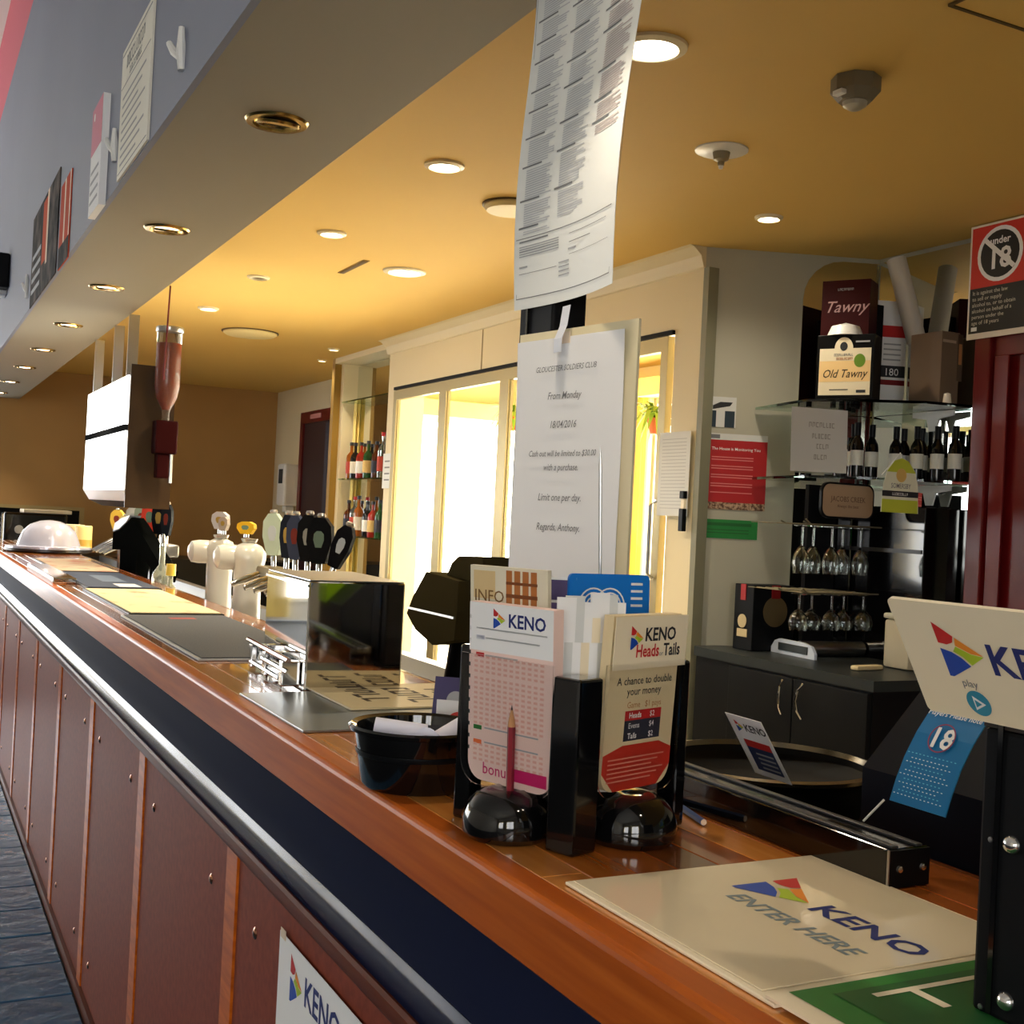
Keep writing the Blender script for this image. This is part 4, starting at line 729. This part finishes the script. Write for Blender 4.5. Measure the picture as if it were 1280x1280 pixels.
for y in (.3, 1.3): G().lathe([(0, 0), (.05, 0), (.03, .02), (.03, .25), (0, .25)], 14, Matrix.Translation((0, y, 0))).build('leg', STEEL, t, smooth=True)
for y in (1.0, 1.15, 1.3, 1.42): G().lathe([(0, 0), (.016, 0), (.014, .06), (.01, .13), (0, .13)], 12, Matrix.Translation((-.04, y, .28)) @ Matrix.Rotation(math.radians(-120), 4, 'Y')).build('spout', CHROME, t, smooth=True)
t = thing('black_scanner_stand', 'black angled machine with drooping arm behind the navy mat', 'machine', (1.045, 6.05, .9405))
YZ = fr((0, 0, 0), FX, UP)
G().prism([(-.55, .25), (-.55, .34), (-.35, .36), (-.15, .40), (-.02, .43), (.12, .40), (.85, .22), (.80, .17), (.2, .28), (.15, .1), (.15, 0), (-.25, 0), (-.28, .1), (-.3, .27)], -.03, .03, YZ).build('body', mat('soft_black', (14, 15, 14), .9, spec=0), t)
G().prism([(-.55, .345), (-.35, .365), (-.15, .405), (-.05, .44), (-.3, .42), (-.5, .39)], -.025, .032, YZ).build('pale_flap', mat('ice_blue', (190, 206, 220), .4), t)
for x, y, zc, lab, c in ((.99, 5.12, .9405, 'clear glass bottle with steel pourer beside the black machine', (206, 214, 196)), ): 
    b = thing('clear_bottle', lab, 'bottle', (x, y, zc)); G().lathe(bottle_mesh(.33, .04), 20).build('body', mat('pale_bottle', c, .05, trans=.7), b, smooth=True); G().lathe([(.0405, .05), (.0405, .17)], 20).build('label_wrap', mat('label_straw', (226, 216, 170), .6), b, smooth=True); G().lathe([(.012, .33), (.01, .36), (.004, .38), (0, .38)], 10).build('pourer', CHROME, b, smooth=True)
b = thing('yellow_cap_bottle', 'small bottle with a yellow cap behind the bar edge', 'bottle', (1.0, 4.98, .9405)); G().lathe(bottle_mesh(.24, .034), 18).build('body', mat('pale_bottle'), b, smooth=True); G().lathe([(.02, .215), (.02, .262), (0, .262)], 14).build('cap', mat('yellow_cap', (226, 196, 70), .4), b, smooth=True)
# point of sale heads on a stalk
ps = thing('pos_terminal', 'black twin-headed point of sale terminal in front of the bright doors', 'terminal', (1.2, 2.62, .9405))
G().prism([(-.0, 0), (.035, .045), (.11, .11), (.3, .10), (.3, .03), (.29, -.035), (.17, -.06), (.06, -.035)], -.06, .06, fr((0, .16, .265), FX, UP)).build('main_head', mat('dark_olive_black', (66, 58, 36), .9, spec=0), ps)
G().box(-.0645, -.0605, -.13, .145, .278, .283).build('bright_seam', STEEL, ps)
G().prism([(0, 0), (.03, .035), (.07, .055), (.2, .06), (.2, -.03), (.06, -.025)], -.05, .05, fr((0.02, -.0, .365), FX, UP)).build('upper_head', mat('dark_olive_black'), ps)
G().tube([(0, -.05, .23), (0, -.02, .15), (0, .0, .06), (0, 0, 0.0)], [.03, .026, .03, .06], 14).build('stalk', BLACK, ps, smooth=True)
tw = thing('bench_towel', 'crumpled beige towel on the bench beside the point of sale', 'towel', (1.07, 2.95, .9405))
g = G(); r = bmesh.ops.create_icosphere(g.bm, subdivisions=3, radius=1)
for v in r['verts']:
    n = 1 + .18 * math.sin(7 * v.co.x + 3 * v.co.y) + .15 * math.sin(9 * v.co.y + 4 * v.co.z); v.co = Vector((v.co.x * .10 * n, v.co.y * .2 * n, (v.co.z + .9) * .055 * n if v.co.z > -.9 else 0))
g.build('cloth', mat('towel_beige', (186, 156, 122), .9), tw, smooth=True)
t = thing('dish_lid', 'shallow olive bowl upside down on the bright bench', 'bowl', (1.38, 3.08, .9405)); G().lathe([(.09, 0), (.085, .02), (.05, .04), (.02, .05), (0, .05)], 24).build('shell', mat('olive_bowl', (110, 100, 60), .4), t, smooth=True); G().lathe([(.02, .05), (.015, .06), (0, .062)], 12).build('knob', STEEL, t, smooth=True)

# ------------------------------------------------------------------ spirit rack hung from the bulkhead
sr = thing('spirit_rack', 'bright white spirit rack hanging on steel straps from the bulkhead', 'rack', (.905, 5.62, 1.45))
LB = mat('painted_glare_acrylic', (255, 255, 255), .3, emit=2.2, emit_rgb=(255, 255, 250))  # emission stands in for the white window reflection on the panels
G().box(-.012, 0, .0, 1.28, .05, .32, .004).build('lower_panel', LB, sr); G().box(-.012, 0, .0, 1.28, .345, .57, .004).build('upper_panel', LB, sr); G().box(-.016, 0, -.002, 1.282, .318, .346).build('dark_band', mat('flat_dark', (40, 42, 44), .9, spec=0), sr)
G().prism([(-.012, .05), (0.02, 0), (.09, -.03), (.09, .05)], 0, 1.28, XZ).build('curved_base', WPL, sr); G().prism([(.02, -.001), (.09, -.031), (.17, -.02), (.17, .05), (.091, .05), (.091, -.02)], .0, 1.28, XZ).build('dark_underside', MATTB, sr)
G().box(0.001, .2, -.006, .0, -.03, .62).build('end_board', mat('dark_brown_gloss', (62, 44, 24), .3), sr)
for y in (.05, .46, 1.1): G().box(-.012, .035, y - .004, y + .004, .3, .85).build('hanging_strap', STEEL, sr)
ib = thing('inverted_bottle', 'inverted amber spirit bottle on the near end of the rack', 'bottle', (1.055, 5.55, 1.62))
G().lathe([(0, .62), (.052, .62), (.056, .61), (.056, .36), (.045, .3), (.016, .24), (.016, .18), (0, .18)], 20).build('glass_body', mat('bottle_glass', (240, 236, 226), .03, trans=.95, ior=1.2), ib, smooth=True)
G().lathe([(0, .55), (.052, .55), (.052, .37), (.042, .31), (.014, .25), (0, .25)], 20).build('amber_spirit', mat('amber_liquor', (150, 52, 10), .05, trans=.35, spec=.2), ib, smooth=True)
G().box(-.05, .05, -.05, .04, .05, .2, .008).build('dispenser_block', mat('dark_maroon', (44, 8, 8), .6, spec=.05), ib); G().box(-.035, .02, -.04, .03, -.06, .05, .006).build('lower_block', mat('dark_maroon'), ib); G().tube([(0.03, -.02, .05), (.03, -.02, -.08)], .008).build('spout', STEEL, ib)
G().lathe([(.060, .60), (.062, .605), (.062, .62), (.058, .625)], 20).build('top_ring', STEEL, ib, smooth=True); G().tube([(-.02, -.062, .8), (-.03, -.062, .38)], .004, 6).build('red_cord', mat('cord_red', (120, 20, 20), .5), ib)

# ------------------------------------------------------------------ ceiling fittings
def lamp(x, y, z, r, lab, lit, ring, grp, power=0, name='downlight'):
    t = thing(name, lab, 'downlight', (x, y, z - .0005), 0, grp)
    G().lathe([(r * .72, .0), (r * .76, -.012), (r * .98, -.007), (r, 0)], 28).build('trim_ring', ring, t, smooth=True)
    G().lathe([(0, -.003), (r * .72, -.003), (r * .72, 0)], 28).build('lens', LAMPW if lit else mat('dark_lens', (50, 44, 30), .2), t)
    if power:
        l = bpy.data.lights.new('lamp', 'SPOT'); l.energy = power * LAMP; l.color = (1, .88, .68); l.spot_size = math.radians(140); l.spot_blend = .9; l.shadow_soft_size = r * .7
        o = link('lamp_light', l, t); o.location = (0, 0, -.03)
for k, y in list(enumerate((2.60, 3.82, 5.03, 6.25, 7.42, 8.54, 9.72, 10.85))) + [(8, 1.4), (9, .2)]:  # last two lamps, unseen, added along the row to brighten the near bar
    t = thing('bulkhead_downlight', '%s brass gimbal downlight in the taupe bulkhead soffit' % ORD[k], 'downlight', (.70, y, 2.2995), 0, 'brass downlights in the bulkhead')
    G().lathe([(.05, 0), (.052, -.006), (.066, -.005), (.07, 0)], 28).build('brass_ring', BRASS, t, smooth=True)
    Mg = Matrix.Translation((0, 0, -.004)) @ Matrix.Rotation(math.radians(12), 4, 'X')
    G().lathe([(.036, .002), (.038, -.006), (.048, -.003), (.05, .003)], 24, Mg).build('gimbal', BRASS, t, smooth=True)
    G().lathe([(0, -.004), (.034, -.003), (.035, .003)], 24, Mg).build('lens', mat('dark_lens', (50, 44, 30), .2) if k == 0 else LAMPW, t)
    if k:
        l = bpy.data.lights.new('lamp', 'SPOT'); l.energy = (10 if k < 8 else 4) * LAMP; l.color = (1, .85, .66); l.spot_size = math.radians(90); l.spot_blend = .8; l.shadow_soft_size = .03; o = link('lamp_light', l, t); o.location = (0, 0, -.03)
WR = mat('warm_white_ring', (236, 224, 190), .4)
for k, (x, y, r, lit, p) in enumerate(((1.51, 2.36, .085, 1, 8), (1.495, 3.52, .065, 1, 22), (1.50, 4.65, .06, 1, 30), (1.503, 5.77, .055, 0, 0), (1.515, 6.88, .06, 1, 30), (1.51, 8.0, .06, 1, 25))):
    lamp(x, y, 2.57, r, '%s downlight in the yellow ceiling row beside the bulkhead' % ORD[k].replace(' visible', ''), lit, WR, 'downlights in the yellow ceiling row', p)
lamp(2.696, 3.392, 2.57, .05, 'small lit downlight near the corner of the coolroom', 1, WR, None, 5)
lamp(2.02, 5.16, 2.57, .10, 'broad lit ceiling disc in the middle of the yellow ceiling', 1, WR, None, 25)
lamp(2.62, 7.95, 2.57, .04, 'tiny lit downlight before the far bottle niche', 1, WR, None, 8); lamp(2.85 - .1, 8.6, 2.57, .035, 'tiny lit downlight past the far bottle niche', 1, WR, None, 6)
for x, y, r, lab, nm in ((1.95, 7.62, .17, 'flat cream air vent disc far along the yellow ceiling', 'air_vent'), (1.889, 3.817, .10, 'round ceiling speaker half hidden by the menu poster', 'ceiling_speaker')):
    t = thing(nm, lab, 'vent' if nm == 'air_vent' else 'speaker', (x, y, 2.5695)); G().lathe([(r, 0), (r, -.012), (r * .9, -.024), (0, -.026)], 32).build('grille_disc', mat('cream_disc', (226, 208, 150), .5), t, smooth=True); G().lathe([(r * 1.06, 0), (r * 1.06, -.006), (r, -.006)], 32).build('flange', mat('brown_gap', (90, 70, 34), .6), t, smooth=True)
t = thing('sprinkler', 'white sprinkler plate with a small nozzle on the yellow ceiling', 'sprinkler', (2.104, 2.881, 2.5695)); G().lathe([(0, 0), (.078, 0), (.078, -.004), (.07, -.008), (0, -.009)], 32).build('plate', WPL, t, smooth=True); G().lathe([(.026, -.009), (.022, -.03), (.010, -.036), (.010, -.045), (0, -.047)], 16).build('nozzle', mat('nozzle_grey', (150, 140, 110), .4), t, smooth=True); G().lathe([(0, -.046), (.008, -.048), (.006, -.056), (0, -.058)], 12).build('bulb', WPL, t, smooth=True)
t = thing('motion_sensor', 'faceted dark grey detector on the yellow ceiling at upper right', 'detector', (2.031, 2.246, 2.5695)); G().lathe([(0, 0), (.06, 0), (.06, -.035), (.04, -.058), (0, -.058)], 8).build('housing', mat('olive_grey', (120, 112, 92), .45), t); G().lathe([(.03, -.058), (.028, -.068), (.015, -.076), (0, -.077)], 16).build('lens', mat('lens_grey', (170, 166, 150), .3), t, smooth=True); G().box(-.062, -.045, -.02, .012, -.052, -.04, .002).build('bright_window', WPL, t)
t = thing('ceiling_hatch', 'access hatch outline in the yellow ceiling at top right', 'hatch', (1.90, 1.2, 2.5695)); G().box(0, .6, 0, .62, -.004, 0).build('panel', CEIL, t); G().box(-.006, .0, -.006, .63, -.006, 0).box(0, .6, .622, .63, -.006, 0).build('frame', mat('brown_gap'), t)
t = thing('slot_vent', 'narrow slot vent line in the far yellow ceiling', 'vent', (1.78, 5.05, 2.5695)); G().box(0, .03, 0, .35, -.003, 0).build('frame', mat('olive_frame', (150, 116, 50), .6), t); G().box(.005, .025, .01, .34, -.005, -.003).build('slot', mat('brown_gap'), t)

# ------------------------------------------------------------------ signs on the bulkhead face and bar front
BX = .4845
p1 = sheet('framed_sign', 'large cream framed sign of printed text on the blue-grey bulkhead', 'sign', fr((BX, 3.36, 2.302), FX, UP), .44, .345, mat('sign_cream', (226, 222, 206), .5), .006)
rects(p1, [(.01, .43, .24, .243), (.01, .43, .012, .015), (.01, .43, .328, .332)], INK, 'rules', z=.0064); glyphs(p1, .08, .36, .28, .034, INK, z=.0064); glyphs(p1, .13, .31, .252, .018, INK, z=.0064)
rects(p1, [(.04, .38 - .05 * (k % 3), .205 - .022 * k, .212 - .022 * k) for k in range(9)], mat('mid_ink', (160, 160, 156), .7), 'print_lines', z=.0064)
p2 = sheet('pink_flyer', 'pink and white flyer board beside the cream framed sign on the bulkhead', 'flyer', fr((BX, 3.80, 2.29), FX, UP), .21, .32, WHITE, .02); rects(p2, [(0, .21, .18, .32)], mat('flyer_pink', (200, 96, 124), .5), 'pink_top', z=.0205); rects(p2, [(.02, .18, .03 + .03 * k, .04 + .03 * k) for k in range(4)], LINK, 'print_lines', z=.0206); disc(p2, .05, .29, .012, WINK, z=.0208)
p3 = sheet('band_poster', 'dark event poster with orange figures farther along the bulkhead', 'poster', fr((BX, 5.80, 2.29), FX, UP), 1.0, .40, mat('poster_dark', (38, 34, 34), .7, noise=((7, 7, 7), (110, 98, 92), .45, .7), spec=.05), .004); rects(p3, [(.45, .6, .12, .38)], mat('poster_orange', (200, 84, 50), .7, spec=.05), 'orange_block', z=.0045); rects(p3, [(.6, .66, .1, .4)], mat('poster_cream', (226, 196, 160), .5), 'pale_stripe', z=.0045); rects(p3, [(.05, .4, .05 + .05 * k, .07 + .05 * k) for k in range(4)], LINK, 'print_lines', z=.0045)
p4 = sheet('orange_flyer', 'slim orange and dark flyer just right of the dark event poster', 'flyer', fr((BX, 4.72, 2.285), FX, UP), .3, .31, mat('flyer_orange', (196, 78, 50), .7, spec=.05), .004); rects(p4, [(0, .3, 0, .08)], mat('poster_dark'), 'dark_foot', z=.0045); rects(p4, [(.12, .16, .08, .31), (.27, .3, .08, .31)], mat('poster_cream'), 'pale_stripe', z=.0045)
for y, z, lab, s in ((2.55, 2.35, 'white bent tick-shaped hook right of the cream framed sign', 1), (3.43, 2.375, 'white bent tick-shaped hook between pink flyer and cream framed sign', 1), (5.95, 2.36, 'white bent tick-shaped hook left of the dark event poster', 1.2)):
    t = thing('wall_hook', lab, 'hook', (BX, y, z), 0, 'white hooks on the bulkhead'); G().tube([(-.003, 0, 0), (-.006, .002, .04 * s), (-.008, 0, .09 * s)], [.009, .011, .006], 8).build('stem', WPL, t, smooth=True); G().tube([(-.004, .005, .025), (-.012, .045, .05), (-.018, .075 * s, .078)], [.008, .009, .007], 8).build('prong', WPL, t, smooth=True)
t = thing('wall_speaker', 'small silver and black fitting on the far bulkhead face', 'speaker', (BX - .03, 7.3, 2.57)); G().box(-.03, .03, -.02, .15, 0, .23, .01).build('shell', WPL, t, smooth=True); G().box(-.031, .029, -.14, -.021, .02, .21, .01).build('black_side', MATTB, t)
fs = sheet('front_keno_sheet', 'white KENO sheet taped to the burgundy bar front panel', 'sheet', fr((.5312, 1.72, .54), FX, UP), .40, .29, WHITE, .0008); logo(fs, .06, .21, .055); text(fs, 'KENO', .125, .228, .055, BLUEI)
t = G().box(.005, .03, .283, .297, .001, .0015).build('tape', mat('tape'), fs)

# ------------------------------------------------------------------ plants in the sunroom seen through the glass doors
def fern(x, y, z, lab, fl=None):
    t = thing('hanging_plant', lab, 'plant', (x, y, z), 0, 'plants in the sunroom'); g = G()
    for k in range(70):
        a = random.uniform(0, 6.28); l = random.uniform(.1, .22); dr = random.uniform(-.16, .10); w = .018
        dx, dy = math.cos(a), math.sin(a); p0 = Vector((dx * .03, dy * .03, .02)); p1 = Vector((dx * l * .6, dy * l * .6, .06 + dr * .3)); p2 = Vector((dx * l, dy * l, dr)); q = Vector((-dy, dx, 0)) * w
        v = [g.bm.verts.new(c) for c in (p0, p1 - q, p2, p1 + q)]; g.bm.faces.new(v)
    g.build('foliage', mat('fern_green', (120, 150, 50), .6), t)['kind'] = 'stuff'
    G().lathe([(0, -.10), (.05, -.10), (.075, 0), (.07, .0), (.045, -.09), (0, -.09)], 18).build('pot', fl or mat('terracotta', (170, 84, 50), .7), t, smooth=True)
    G().tube([(0, 0, .02), (0, 0, 2.57 - z)], .003, 6).build('hanger', STEEL, t)
fern(4.25, 6.35, 2.14, 'hanging fern seen through the nearest glass door'); fern(3.95, 7.75, 2.2, 'hanging plant in a red pot seen left of the black post', mat('red_pot', (210, 70, 40), .6))
